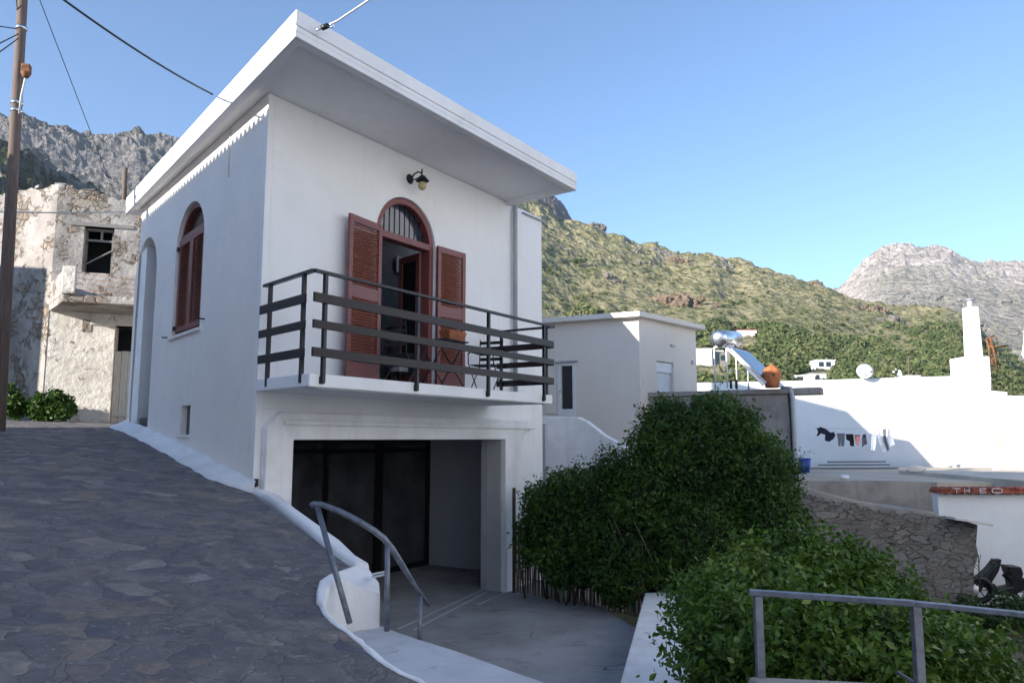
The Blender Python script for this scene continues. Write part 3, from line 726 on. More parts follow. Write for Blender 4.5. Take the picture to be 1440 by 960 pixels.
mb.build('side_wall', M['side'], house)
mb = MB(); mb.prism([FA.at(0, -1.2), FA.at(.1, -1.2), FA.at(.1, -1.2, -.3), SB.at(.105, -1.2, -.32), SB.at(.105, -1.2)], (0, 0, z_s+1.23)); mb.build('corner_pier', M['white'], house)
mb = MB(); mb.add(fillet_mb.v, fillet_mb.f, True); mb.build('painted_base', M['whitewash'], house)
# other walls (behind), room box
Bp = FA.at(s_end, 0, 0); Cp = SB.at(Sx, 0, 0); Dp = Bp + (Cp-A.xyz*Vector((1,1,0)) if False else Vector((Cp.x-A.x, Cp.y-A.y, 0)))
def wall2(name, a, b, z0, z1, t_, mat, parent, holes=()):
    f = Frame((a.x, a.y), (b.x-a.x, b.y-a.y)); L = (b-a).to_2d().length
    mb = MB(); mb.plate(f, [(0, z0), (L, z0), (L, z1), (0, z1)], list(holes), 0, t_); return mb.build(name, mat, parent)
wall2('rear_wall', Cp, Dp, -1, z_s+.03, .25, M['white'], house)
wall2('far_side_wall', Bp+Vector((-.16,.2,0)), Dp, -1, z_s+.03, -.05, M['white'], house)
# room floor between storeys, and dim room walls
ctr = [FA.at(.45, 0, -T), FA.at(s_end-.02, 0, -T), Dp, SB.at(Sx, 0, -.33)]
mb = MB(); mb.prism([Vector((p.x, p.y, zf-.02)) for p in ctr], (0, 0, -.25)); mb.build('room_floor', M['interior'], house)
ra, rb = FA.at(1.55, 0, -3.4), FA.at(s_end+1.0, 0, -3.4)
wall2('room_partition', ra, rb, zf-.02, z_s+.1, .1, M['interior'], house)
# porch behind the side arch: back wall and steps
mb = MB(); mb.fbox(SB, ps0-.5, Sx-.01, pz0-.6, z_s+.1, -1.6, -1.5); mb.fbox(SB, ps0-.35, ps0-.25, pz0-.6, z_s+.1, -1.5, -.325); mb.build('porch_wall', M['side'], house)
mb = MB(); mb.fbox(SB, ps0-.24, Sx-.01, pz0-.5, pz0+.17, -1.498, -.12); mb.fbox(SB, ps0+.003, ps1-.003, pz0-.3, pz0+.02, -.119, -.03); mb.build('porch_step', m_simple('dark_step_tile', (.09,.095,.12), .5), house, .01)

# roof: slab plus parapet band
zb = z_s - .03
def onz(px, py, z): return PZ(px, py, z)
Rf = onz(415, 50, zb); Rr = onz(812, 268, zb); Rl = onz(176, 300, zb)
Rw = FA.at(s_roof+.02, zb, -.05)
Rback = Rw + (Rl-Rf)*.95; Rl2 = Rl + Vector((1.2, 1.0, 0))
zt = onz(415, 13, 0) if False else None
D_ = Rf.y; zt_ = PY(415, 12, Rf.y).z
zmid = zb + (zt_-zb)*.42
print('roof', Rf, Rr, Rl, zt_)
outline = [Rf, Rr, Vector((Rw.x+.03, Rw.y, zb)), Vector((Rback.x, Rback.y, zb)), Vector((Rl2.x, Rl2.y, zb)), Rl]
def inset(poly, d):
    n = len(poly); out = []
    c = sum((p for p in poly), Vector())/n
    for i in range(n):
        a, b, c_ = poly[i-1], poly[i], poly[(i+1) % n]
        e1 = (b-a).to_2d().normalized(); e2 = (c_-b).to_2d().normalized()
        n1 = Vector((-e1.y, e1.x)); n2 = Vector((-e2.y, e2.x)); bis = (n1+n2).normalized(); k = d/max(.3, bis.dot(n1))
        out.append(Vector((b.x+bis.x*k, b.y+bis.y*k, b.z)))
    return out
ar = sum(outline[i].x*outline[(i+1) % 6].y - outline[(i+1) % 6].x*outline[i].y for i in range(6))
if ar < 0: outline = outline[::-1]
roof = None
lo = inset(outline, .010); soff = inset(outline, .13)
mb = MB()
mb.prism([Vector((p.x, p.y, zmid)) for p in lo], (0, 0, z_s+.035-zmid))        # slab, underside is the soffit
roof = mb.build('roof', M['roofwhite'], house, .015)
mb = MB(); n = 6                                                                # downstand lip round the soffit
for i in range(n):
    a, b = lo[i], lo[(i+1) % n]; a2, b2 = soff[i], soff[(i+1) % n]
    if i in (2, 3) : pass
    zz = lambda p, z: Vector((p.x, p.y, z))
    mb.add([zz(a, zb), zz(b, zb), zz(b2, zb), zz(a2, zb), zz(a, z_s+.034), zz(b, z_s+.034), zz(b2, z_s+.034), zz(a2, z_s+.034)], [(0,1,2,3), (0,4,5,1), (3,2,6,7)])
mb.build('drip_lip', M['roofwhite'], house)
mb = MB(); mb.prism([Vector((p.x, p.y, zt_)) for p in outline], (0, 0, zmid+.001-zt_)); mb.build('roof_edge_band', M['roofwhite'], house, .02)
rp = inset(outline, 1.0)

# balcony slab
slab = [FA.at(bs0, 0, boff), FA.at(bs1, 0, boff), FA.at(bs1, 0, .002), FA.at(-.01, 0, .002)]
zs0 = PY(435, 543, 8.25).z
mb = MB(); mb.prism([Vector((p.x, p.y, zf)) for p in slab], (0, 0, zs0-zf)); mb.build('balcony_slab', M['roofwhite'], house, .012)
mb = MB(); mb.fbox(FA, bs0+.15, bs1-.05, zs0-.012, zs0-.001, boff-.10, boff-.03); mb.build('drip_lip', M['roofwhite'], house)

# arched balcony door: frame, transom, fanlight, threshold
fr_o0, fr_o1 = -.20, -.08
def arch_frame(fr, s0, s1, z0, spring, wdt, o0, o1, rise=None):
    out = arch(s0, s1, z0, spring, 18, rise); inn_ = arch(s0+wdt, s1-wdt, z0, spring, 18, (rise or (s1-s0)/2)-wdt)
    mb = MB(); n = len(out)
    vs = [fr.at(a, z, o) for o in (o1, o0) for l in (out, inn_) for a, z in l]
    for i in range(n):
        j = (i+1) % n
        if i == 0: continue
        mb.add([vs[i], vs[j], vs[n+j], vs[n+i], vs[2*n+i], vs[2*n+j], vs[3*n+j], vs[3*n+i]], [(0,1,2,3), (7,6,5,4), (0,4,5,1), (3,2,6,7)])
    return mb
zt1 = FA.hit(570, 332)[1] ; zt0 = zt1 - .10
door = arch_frame(FA, ds0+.012, ds1-.012, zf, d_sp, .085, fr_o0, -.03).build('balcony_door_frame', M['redwood'], house, .006)
mb = MB(); mb.fbox(FA, ds0+.08, ds1-.08, zt0, zt1, fr_o0, -.025); mb.build('transom_bar', M['redwood'], door, .006)
# fanlight
o_ = arch(ds0+.09, ds1-.09, zt1, d_sp, 18, dr-.09); o_[0] = (ds0+.09, zt1); o_[1] = (ds1-.09, zt1)
if d_sp < zt1:
    c_ = (ds0+ds1)/2; R_ = dr-.09; a0 = math.asin(min(.9, (zt1-d_sp)/R_)); o_ = []
    for i in range(19):
        a = a0 + (math.pi-2*a0)*i/18; o_.append((c_+R_*math.cos(a), d_sp+R_*math.sin(a)))
mb = MB(); mb.plate(FA, o_, [], -.17, -.16); mb.build('fanlight_glass', M['glassblue'], door)
for i in range(10):
    s = ds0+.16 + (ds1-ds0-.32)*i/9; c_ = (ds0+ds1)/2; R_ = dr-.10
    zz = d_sp + math.sqrt(max(.01, R_*R_-(s-c_)**2))
    if zz > zt1+.04: MB().tube([FA.at(s, zt1, -.11), FA.at(s, zz, -.11)], .009, 6).build('fanlight_bar', M['blackmetal'], door)
# open inner door leaf (brown, glazed) swung into the room, on the right
hinge = FA.at(ds1-.12, 0, -.20); dl = Frame((hinge.x, hinge.y), (FA.d*.25 - FA.n*1.0).normalized()[:2])
leaf = MB().plate(dl, [(0, zf+.02), (.58, zf+.02), (.58, zt0-.01), (0, zt0-.01)], [[(.1, zf+.3), (.48, zf+.3), (.48, zt0-.12), (.1, zt0-.12)]], -.02, .02).build('inner_door', M['redwood'], house, .004)
MB().plate(dl, [(.1, zf+.3), (.48, zf+.3), (.48, zt0-.12), (.1, zt0-.12)], [], -.004, .004).build('glass', M['glassdark'], leaf)
# inner doorway across the room with a pale curtain, seen through the open door
ifr = Frame(FA.at(2.2, 0, -3.25)[:2], FA.d[:2])
s_a, _ = FA.hit(549, 400, -3.25); s_b, _ = FA.hit(600, 400, -3.25)
arch_frame(FA, s_a, s_b, zf, zt0-.55-.15, .08, -3.30, -3.2, .3).build('inner_doorway', M['redwood'], house, .01)
ca, cz1 = FA.hit(556, 360, -3.24); cb, cz0 = FA.hit(590, 392, -3.24)
MB().fbox(FA, ca, cb, cz0, cz1, -3.22, -3.20).build('curtain', M['curtain'], house)
MB().fbox(FA, ds0-.3, ds1+.6, zf+.0, zf+.03, -.25, -.0).build('door_sill', M['white'], house)

# shutters
def shutter(fr, s0, s1, z0, z1, off, ang, name, parent, midz=None, hinge_left=True, panel=True, thick=.04, slat_gap=.042):
    """louvred leaf; opened by ang degrees off the wall about its hinge"""
    hs = s0 if hinge_left else s1
    o = fr.at(hs, 0, off); d = fr.d if hinge_left else -fr.d; nn = fr.n
    dd = (d*math.cos(ang) + nn*math.sin(ang)); f = Frame((o.x, o.y), (dd.x, dd.y)); f.n = Vector((nn*math.cos(ang) - d*math.sin(ang)))
    W = s1-s0; st = .075; h = z1-z0
    rails = [(z0, z0+(.30 if panel else .08)), (midz-.09, midz+.09) if midz else None, (z1-.10, z1)]; rails = [r for r in rails if r]
    mb = MB(); mb.fbox(f, 0, st, z0, z1, -thick/2, thick/2); mb.fbox(f, W-st, W, z0, z1, -thick/2, thick/2)
    for a, b in rails: mb.fbox(f, st+.001, W-st-.001, a, b, -thick/2+.002, thick/2-.002)
    sh = mb.build(name, M['redwood'], parent, .003)
    sl = MB()
    for (a0, a1), (b0, b1) in zip(rails[:-1], rails[1:]):
        z = a1+.012
        while z < b0-.02:
            c = f.at(W/2, z+.018, 0)
            sl.obox(c, (f.d, (f.n*.75 - Vector((0,0,1))*.66).normalized(), (f.n*.66+Vector((0,0,1))*.75).normalized()), ((W-2*st)/2, .026, .005)); z += slat_gap
    sl.build('louvres', M['redslat'], sh)
    return sh
zst = FA.hit(532, 316, .06)[1]; zsb = zf+.03
sL0 = FA.hit(484, 400, .08)[0]; sR1 = FA.hit(653, 400, .08)[0]
shutter(FA, sL0, ds0+.04, zsb, zst, .07, .10, 'door_shutter', house, midz=zsb+1.27, hinge_left=False)
shutter(FA, ds1+.0, sR1, zsb, FA.hit(630, 350, .06)[1], .05, .06, 'door_shutter', house, midz=zsb+1.27, hinge_left=True)
# side window
wfr = arch_frame(SB, ws0+.012, ws1-.012, wz0, w_ap-wr*.92, .06, -.17, -.06, wr*.90).build('window_frame', M['redwood'], house, .005)
mbx = MB(); mbx.fbox(SB, ws0+.05, ws1-.05, wz0, wz0+.05, -.17, -.05); mbx.build('window_sill', M['redwood'], wfr)
zm = SB.hit(270, 335, -.13)[1]
MB().fbox(SB, ws0+.06, ws1-.06, zm, zm+.06, -.16, -.055).build('transom_bar', M['redwood'], wfr)
o_ = arch(ws0+.06, ws1-.06, zm+.05, w_ap-wr*.92, 18, wr*.84)
MB().plate(SB, [(a, max(z, zm+.05)) for a, z in o_], [], -.14, -.13).build('window_glass', m_simple('brown_glass', (.05,.028,.018), .15), wfr)
midw = (ws0+ws1)/2
shutter(SB, ws0+.07, midw-.004, wz0+.06, zm-.01, -.05, 0, 'window_shutter', wfr, None, True, False)
shutter(SB, midw+.004, ws1-.07, wz0+.06, zm-.01, -.05, 0, 'window_shutter', wfr, None, True, False)
MB().fbox(SB, ws0-.06, ws1+.06, wz0-.05, wz0-.001, -.1, .05).build('stone_sill', M['side'], house, .01)
for s, z in ((ws0-.22, wz0+.1), (ws1+.22, wz0+.02)): MB().tube([SB.at(s, z, -.01), SB.at(s, z, .09)], .012, 6).build('shutter_stay', M['blackmetal'], house)
for z in (wz0+.14, zm-.14): MB().fbox(SB, ws1-.09, ws1-.02, z-.03, z+.03, -.05, .0).build('hinge', M['blackmetal'], wfr)
MB().fbox(SB, q0-.0, q1+.0, qz0, qz1, -.11, -.09).build('small_window', M['glassdark'], house)
MB().fbox(SB, q0-.06, q1+.06, qz0-.04, qz0-.002, -.1, .045).build('stone_sill', M['side'], house, .008)
# thin wires and a drain down the side wall
s_, z1_ = SB.hit(322, 205, .02); _, z0_ = SB.hit(318, 250, .02)
MB().tube([SB.at(s_, z_s, .012), SB.at(s_, z0_, .012)], .008, 6).build('wall_cable', M['side'], house)
MB().fbox(FA, .02, .06, FA.hit(354, 684)[1], FA.hit(354, 673)[1], .0, .03).build('drain_stub', M['blackmetal'], house)

# downpipe at the right end
s_, z1_ = FA.hit(724, 296, .06); z0_ = zf+.02
MB().tube([FA.at(s_+.12, z1_+.10, .0), FA.at(s_+.04, z1_+.09, .05), FA.at(s_, z1_+.02, .07), FA.at(s_, z1_-.1, .07), FA.at(s_, z0_, .07)], .042, 10).build('downpipe', M['pipe'], house)
a0 = FA.p(735, 299, .03); a1 = FA.p(768, 313, .03); MB().tube([a0, a1], .018, 6).build('conduit', M['pipe'], house)

# garage recess
rd = -2.7
g_s0 = gs0-.6; gR = FA.hit(600, 780, rd)[0]
mb = MB(); jo = -.42
mb.fbox(FA, gs1, gR+.5, -.05, gz+.3, jo, -T-.001); mb.build('garage_jamb', M['recess'], house)
MB().plate(FA, [(gs1, -.05), (gs1+.02, -.05), (gs1+.02, gz), (gs1, gz)], [], jo, .098).build('jamb_reveal', M['white'], house)
ga, gb = FA.at(gR, 0, rd-.2), FA.at(gs1+.5+.55, 0, jo)
p0 = PZ(600, 793, 0); p1 = PZ(693, 803, 0)
gside = Frame((p0.x, p0.y), (p1.x-p0.x, p1.y-p0.y)); gl = (p1-p0).length
MB().plate(gside, [(-.02, -.05), (gl+1.2, -.05), (gl+1.2, gz+.3), (-.02, gz+.3)], [], -.1, 0).build('recess_wall', M['recess'], house)
MB().plate(FA, [(g_s0-.5, 0), (gs1+1.6, 0), (gs1+1.6, .001), (g_s0-.5, .001)], [], 0, 0) 
cp = [FA.at(.5, gz+.02, -T), FA.at(s_end-.1, gz+.02, -T), FA.at(s_end+1.1, gz+.02, -4.2), FA.at(1.75, gz+.02, -4.2)]
mb = MB(); mb.prism(cp, (0, 0, .25)); mb.build('garage_ceiling', M['recess'], house)
# glazed front: panes in black frames, running from the recess corner to the left
gf = Frame((p0.x, p0.y), (-FA.d.x, -FA.d.y)); gf.n = Vector((FA.n.x, FA.n.y, 0)); 
def sp(px, py=700):
    r = ray(px, py); o = gf.o; t_ = (o.x*gf.n.x+o.y*gf.n.y)/(r.x*gf.n.x+r.y*gf.n.y); P = Vector((r.x*t_, r.y*t_, EYE+r.z*t_)); return (P-o).dot(gf.d), P.z
GL = gR - 1.32
shop = MB(); ztr = sp(560, 633)[1]; zlo = sp(560, 770)[1]; s535 = sp(530)[0]; s470 = sp(455)[0]
for a, b in ((0, .09), (s535-.10, s535+.10), (s470-.05, s470+.05), (GL-.1, GL)): shop.fbox(gf, a, b, 0, gz+.02, -.06, .06)
shop.fbox(gf, .09, GL-.1, gz-.07, gz+.02, -.05, .05); shop.fbox(gf, .09, GL-.1, 0, .10, -.05, .05); shop.fbox(gf, .09, GL-.1, ztr-.04, ztr+.04, -.045, .045)
shop = shop.build('shopfront_frame', M['frameblack'], house)
for a, b in ((.09, s535-.1), (s535+.1, s470-.05), (s470+.05, GL-.1)):
    MB().fbox(gf, a, b, .10, ztr-.04, -.01, .01).build('glass_pane', M['shopglass'], shop)
    MB().fbox(gf, a, b, ztr+.04, gz-.07, -.01, .01).build('glass_pane', M['shopglass'], shop)
# boxy left wall of the garage so that no light leaks in
wall2('garage_left_wall', FA.at(.55, 0, -T), FA.at(1.8, 0, -4.2), -.05, gz+.1, .1, M['recess'], house)

# ------------------------------------------------------------------ balcony railing (bolted to the slab: part of the house)
rz = PY(437, 380, 8.25).z
zp = [(FA.hit(442, a, boff+.05)[1], FA.hit(442, b, boff+.05)[1]) for a, b in ((424, 410.5), (461, 449), (501, 488))]
rail = thing('railing_root', 'x', 'x'); 
bpy.data.objects.remove(rail)
def railing_side(P0, P1, posts, pl0, pl1, nrm, names=('railing_board',), first=False, tofr=None):
    f = Frame((P0.x, P0.y), (P1.x-P0.x, P1.y-P0.y)); f.n = nrm; L = (P1-P0).length
    for s in posts:
        p = MB(); p.fbox(f, s-.022, s+.022, zf-.10, rz-.02, -.022, .022); p.fbox(f, s-.03, s+.03, zf-.11, zf-.03, -.03, .0); p.build('railing_post', M['blackmetal'], house, .003)
    MB().fbox(f, pl0, pl1, rz-.02, rz+.015, -.03, .03).build('top_rail', M['blackmetal'], house, .004)
    return f, L
Pf0, Pf1 = FA.at(bs0, 0, boff+.025), FA.at(bs1, 0, boff+.025)
L = (Pf1-Pf0).length
pst = [FA.hit(px, py, boff+.025)[0]-bs0 for px, py in ((456, 460), (587, 480), (687, 480), (765, 500))]
f, L = railing_side(Pf0, Pf1, pst, -.0, L, FA.n)
e1 = FA.hit(778, 490, boff+.06)[0]-bs0; e0 = FA.hit(441, 420, boff+.06)[0]-bs0
for a, b in zp: MB().fbox(f, e0, e1, a, b, .024, .05).build('railing_board', M['railwood'], house, .004)
# left return
Pl1 = Vector((A.x, A.y, 0)) + FA.n*.10 - FA.d*.02
nl = Vector((-(Pf0-Pl1).y, (Pf0-Pl1).x, 0)).normalized()
if nl.dot(FA.d) > 0: nl = -nl
fl = Frame((Pf0.x, Pf0.y), (Pl1.x-Pf0.x, Pl1.y-Pf0.y)); fl.n = nl; LL = (Pl1-Pf0).length
f, L = railing_side(Pf0, Pl1, [.22, LL-.16], 0, LL, nl)
for a, b in zp: MB().fbox(f, .10, LL+.02, a, b, .024, .05).build('railing_board', M['railwood'], house, .004)
Pr0 = FA.at(bs1-.02, 0, boff); Pr1 = FA.at(bs1-.02, 0, .03); f, L = railing_side(Pr0, Pr1, [.10, 1.0], 0, L if False else (Pr1-Pr0).length, FA.d)
for a, b in zp: MB().fbox(f, -.02, 1.12, a, b, .024, .05).build('railing_board', M['railwood'], house, .004)

# ------------------------------------------------------------------ wall lantern
lc = FA.p(576, 252); s_, z_ = FA.hit(576, 252)
lamp = thing('wall_lamp', 'black swan neck wall lantern with amber glass globe above the arched balcony door', 'wall lamp', tuple(lc))
MB().lathe(FA.at(s_, z_, .0), [(.0, .001), (.075, .001), (.08, .012), (.045, .035), (.03, .05), (0, .055)], 16, FA.n).build('wall_plate', M['blackmetal'], lamp)
MB().tube([FA.at(s_, z_, .04), FA.at(s_, z_+.06, .09), FA.at(s_+.01, z_+.09, .16), FA.at(s_+.02, z_+.06, .22), FA.at(s_+.02, z_+.02, .23)], .012, 8).tube([FA.at(s_+.02, z_+.05, .23), FA.at(s_+.02, z_+.12, .23)], .014, 6).tube([FA.at(s_, z_-.03, .02), FA.at(s_+.0, z_-.02, .14), FA.at(s_+.02, z_+.01, .22)], .009, 6).build('bracket', M['blackmetal'], lamp)
MB().lathe(FA.at(s_+.02, z_-.07, .24), [(.105, 0), (.10, .012), (.05, .07), (.03, .09), (.0, .10)], 16).lathe(FA.at(s_+.02, z_-.07, .24), [(.10, 0.004), (.04, .06), (0, .065)], 16).build('shade', M['blackmetal'], lamp)
MB().lathe(FA.at(s_+.02, z_-.15, .24), [(0, -.065), (.03, -.058), (.055, -.035), (.066, 0), (.06, .035), (.045, .06)], 16).build('globe', M['globe'], lamp)

# ------------------------------------------------------------------ balcony furniture
def chair(name, label, loc, rz_, group):
    root = thing(name, label, 'chair', (0, 0, 0), group); W = .42
    se = MB()
    for i in range(6): se.box((-.20, -.19+i*.068, .44), (.20, -.19+i*.068+.045, .455))
    se.build('seat', M['cloth_black'], root)
    for sx in (-.21, .21):
        MB().tube([(sx, -.22, .0), (sx, .02, .24), (sx, .24, .47), (sx, .26, .62)], .010, 6).build('leg', M['blackmetal'], root)
        MB().tube([(sx*.93, .24, .0), (sx*.93, .0, .24), (sx*.93, -.20, .44), (sx*.93, -.23, .90)], .010, 6).build('leg', M['blackmetal'], root)
        MB().tube([(sx, .26, .62), (sx, .16, .66), (sx, -.20, .66)], .013, 6).build('armrest', M['blackmetal'], root)
    MB().tube([(-.2, .24, .03), (.2, .24, .03)], .008, 6).build('stretcher', M['blackmetal'], root); MB().tube([(-.21, -.22, .03), (.21, -.22, .03)], .008, 6).build('stretcher', M['blackmetal'], root)
    b = MB()
    for k in range(4): b.box((-.19, -.235-.004*k, .55+k*.09), (.19, -.222-.004*k, .60+k*.09))
    b.build('backrest', M['cloth_black'], root)
    root.location = loc; root.rotation_euler = (0, 0, rz_); return root
base_a = math.atan2(FA.d.y, FA.d.x)
g_ = 'folding chairs on the balcony'
def bal(px, py, off): s, _ = FA.hit(px, py, off); return FA.at(s, zf, off)
chair('folding_chair', 'black folding chair facing the small table, in front of the open balcony door', bal(566, 480, .50), base_a-math.pi/2+.15, g_)
chair('folding_chair', 'black folding chair with armrests at the balcony corner, right of the small table', bal(684, 480, .55), base_a+math.pi/2+.25, g_)
tl = bal(622, 480, .62)
tb = thing('folding_table', 'small folding metal table standing on the balcony between two chairs', 'table', (0, 0, 0))
mb = MB(); mb.tube([(-.27, -.27, .70), (.27, -.27, .70), (.27, .27, .70), (-.27, .27, .70), (-.27, -.27, .70)], .012, 6)
for i in range(7): mb.box((-.25, -.255+i*.075, .695), (.25, -.255+i*.075+.055, .708))
mb.build('tabletop', M['blackmetal'], tb)
for sx in (-.24, .24):
    MB().tube([(sx, -.25, 0), (sx, .24, .69)], .011, 6).build('leg', M['blackmetal'], tb); MB().tube([(sx*.9, .25, 0), (sx*.9, -.24, .69)], .011, 6).build('leg', M['blackmetal'], tb)
MB().tube([(-.24, -.22, .04), (.24, -.22, .04)], .008, 6).build('stretcher', M['blackmetal'], tb); MB().tube([(-.22, .22, .04), (.22, .22, .04)], .008, 6).build('stretcher', M['blackmetal'], tb)
tb.location = tl; tb.rotation_euler = (0, 0, base_a)
pp = FA.hit(637, 455, .62); pc_ = FA.at(pp[0], zf+.71, .62)
pot = thing('planter_pot', 'orange terracotta window box standing on the balcony table', 'flower pot', tuple(pc_))
fx = Frame((pc_.x, pc_.y), FA.d[:2])
b0 = [pc_+FA.d*a+FA.n*b for a, b in ((-.17,-.075), (.17,-.075), (.17,.075), (-.17,.075))]; b1 = [pc_+FA.d*a+FA.n*b+Vector((0,0,.17)) for a, b in ((-.22,-.1), (.22,-.1), (.22,.1), (-.22,.1))]
b2 = [pc_+FA.d*a+FA.n*b+Vector((0,0,.15)) for a, b in ((-.19,-.08), (.19,-.08), (.19,.08), (-.19,.08))]; b3 = [v+Vector((0,0,.02)) for v in b2]
MB().add(b0+b1+b3, [(3,2,1,0), (0,1,5,4), (1,2,6,5), (2,3,7,6), (3,0,4,7), (4,5,9,8), (5,6,10,9), (6,7,11,10), (7,4,8,11)]).build('pot', M['terracotta'], pot, .006)
MB().add([v-Vector((0,0,.012)) for v in b3], [(0,1,2,3)]).build('soil', M['earth'], pot)
wb = FA.at(FA.hit(565, 500, -.6)[0], zf+.02, -.6)
sb_ = thing('storage_stool', 'low dark stool with a white folded towel just inside the open balcony door', 'stool', tuple(wb))
mb = MB(); mb.obox(wb+Vector((0,0,.30)), (FA.d, FA.n, (0,0,1)), (.24, .18, .02)); mb.build('seat', M['black'], sb_, .01)
for a in (-.2, .2):
    for b in (-.14, .14): MB().obox(wb+FA.d*a+FA.n*b+Vector((0,0,.14)), (FA.d, FA.n, (0,0,1)), (.015, .015, .14)).build('leg', M['black'], sb_)
MB().obox(wb+Vector((0,0,.36)), (FA.d, FA.n, (0,0,1)), (.17, .12, .04)).build('towel', M['curtain'], sb_, .02)

# ------------------------------------------------------------------ handrail on the ledge
hr = thing('handrail', 'bent grey metal handrail curving down from the parapet end into the yard', 'handrail', (outer[-1].x, outer[-1].y, zL))
def zoff(P, px, py): # point above ground point P at image height py
    return PY(px, py, P.y)
q = [(437,711,6.0), (441,708.5,6.0), (452,709,5.98), (478,719,5.95), (505,733,5.95), (525,745,5.95), (540,757,6.0), (552,772,6.02), (566,795,6.1), (584,824,6.2), (604,851,6.3)]
rp_ = [PY(*a) for a in q]
MB().tube(rp_, [.022]*3+[.024]*6+[.017, .015], 10).build('rail', M['railpaint'], hr)
for top_, bot_ in (((446,712,5.98), (492,865,5.55)), ((545,764,6.0), (544,892,6.02)), ((591,838,6.22), (589,912,6.1))):
    a = PY(*top_); b = PY(*bot_); b.z = min(b.z, a.z-.2); b.z -= .05
    MB().tube([a, b], .021 if top_[0] < 560 else .017, 10).build('post', M['railpaint'], hr)
for dy in (0, 4):
    MB().tube([PY(524, 807+dy, 6.25), PY(543, 803+dy, 6.0)], .009, 6).build('wall_tie', M['alu'], hr)
# ================================================================== LEFT: ruined house, pole, cables
K = Vector((-11.3, 18.5, 0)); RO = Frame((K.x, K.y), (.95, .31)); RL = Frame((K.x, K.y), (-.90, .42)); RL.n = Vector((-.42, -.90, 0))
ruin_h = thing('ruined_house', 'old two storey stone house with flaking plaster, empty upper window and broken balcony', 'house', (K.x, K.y, 3.0))
def HR(fr, px, py, off=0): return fr.hit(px, py, off)
rz_l = HR(RO, 62, 256)[1]; rz_r = HR(RO, 172, 284)[1]; s172 = HR(RO, 172, 284)[0]; bz = HR(RO, 100, 592)[1]-.6
w0, wz1 = HR(RO, 119, 318); w1, wz0_ = HR(RO, 157, 385)
d0, dz1 = HR(RO, 162, 458); d1 = d0 + .95; dz0 = HR(RO, 175, 600)[1]-.05
zsl = HR(RO, 120, 424)[1]
def jag(a, b, za, zb_, n, amp, r):
    return [(a+(b-a)*i/n, za+(zb_-za)*i/n + (r.uniform(-amp, amp) if 0 < i < n else 0)) for i in range(n+1)]
r = random.Random(4)
slope = (rz_r-rz_l)/s172; sE = 4.6
topl = jag(sE, 0, rz_l+slope*sE, rz_l, 22, .05, r)
mb = MB(); mb.plate(RO, [(0, zsl), (sE, zsl)] + topl, [[(w0, wz0_), (w1, wz0_), (w1, wz1), (w0, wz1)]], -.55, 0)
mb.build('upper_wall', M['ruin'], ruin_h)
mb = MB(); mb.plate(RO, [(0, bz), (d0, bz), (d0, dz1), (d1, dz1), (d1, bz), (sE, bz), (sE, zsl-.001), (0, zsl-.001)], [], -.55, -.01); mb.build('lower_wall', M['ruin_white'], ruin_h)
rl0 = rz_l-.02; zlf = HR(RL, 0, 268)[1]
mb = MB(); mb.plate(RL, [(0, bz), (8, bz)] + jag(8, 0, zlf, rl0, 30, .06, r), [], -.55, 0); mb.build('side_wall', M['ruin_stone'], ruin_h)
# far walls and an earth roof
bk1 = RO.at(sE, 0, -6); bk0 = K - RO.n*0 + RL.d*8
mb = MB(); mb.fbox(RO, sE-.5, sE, bz, rz_r-.8, -6, -.55); mb.build('end_wall', M['ruin_stone'], ruin_h)
pr = [RO.at(.3, rz_l-.35, -.5), RO.at(sE, rz_l-.75, -.5), RO.at(sE, rz_l-.75, -6), RL.at(8, rz_l-.5, -.5)]
mb = MB(); mb.prism(pr, (0, 0, -.2)); mb.build('roof', M['earth'], ruin_h)
mb = MB()
for i in range(30):                                            # loose coping stones and tiles
    s = r.uniform(.0, sE); z = rz_l+slope*s; MB().obox(RO.at(s, z+.02, -r.uniform(.05, .4)), (RO.d+Vector((0,0,r.uniform(-.2,.2))), RO.n, (r.uniform(-.2,.2), 0, 1)), (r.uniform(.06,.16), r.uniform(.05,.12), r.uniform(.02,.06))).build('coping_stone', M['ruin_stone'], ruin_h, .012)
for i in range(26):
    s = r.uniform(.0, 6); z = rl0+(zlf-rl0)*s/8; MB().obox(RL.at(s, z+.02, -r.uniform(.05, .4)), (RL.d+Vector((0,0,r.uniform(-.2,.2))), RL.n, (r.uniform(-.2,.2), 0, 1)), (r.uniform(.06,.16), r.uniform(.05,.12), r.uniform(.02,.07))).build('coping_stone', M['ruin_stone'], ruin_h, .012)
# black sheets: shade inside the window and door put into their colour
mb = MB(); mb.fbox(RO, w0-.4, w1+.5, wz0_-.4, wz1+.3, -1.6, -1.55); mb.build('dark_backing', M['black'], ruin_h)
wf = MB(); wg = .05
wf.fbox(RO, w1-.07, w1-.015, wz0_, wz1, -.25, -.18); wf.fbox(RO, w0+.02, w1-.072, wz1-.06, wz1-.005, -.25, -.18); wf.fbox(RO, w0+.02, w1-.072, wz1-.33, wz1-.28, -.24, -.19)
wf.fbox(RO, (w0+w1)/2-.0, (w0+w1)/2+.05, wz1-.28, wz1-.06, -.24, -.19)
wf.bar(RO.at(w0+.02, wz0_+.22, -.16), RO.at(w1-.05, wz0_+.62, -.16), .05, .03)
wf.build('window_frame', M['planks'], ruin_h)
mb = MB(); mb.fbox(RO, w0-.3, w1+.45, wz1, wz1+.10, -.3, .03); mb.build('lintel', M['planks'], ruin_h, .01)
wd = MB()
for i in range(6): wd.fbox(RO, d0+.01+i*.155, d0+.01+i*.155+.148, dz0, dz1-.62+.012*(i % 2), -.2, -.165)
wd.fbox(RO, d0+.02, d1-.02, dz0+.3, dz0+.42, -.162, -.14)
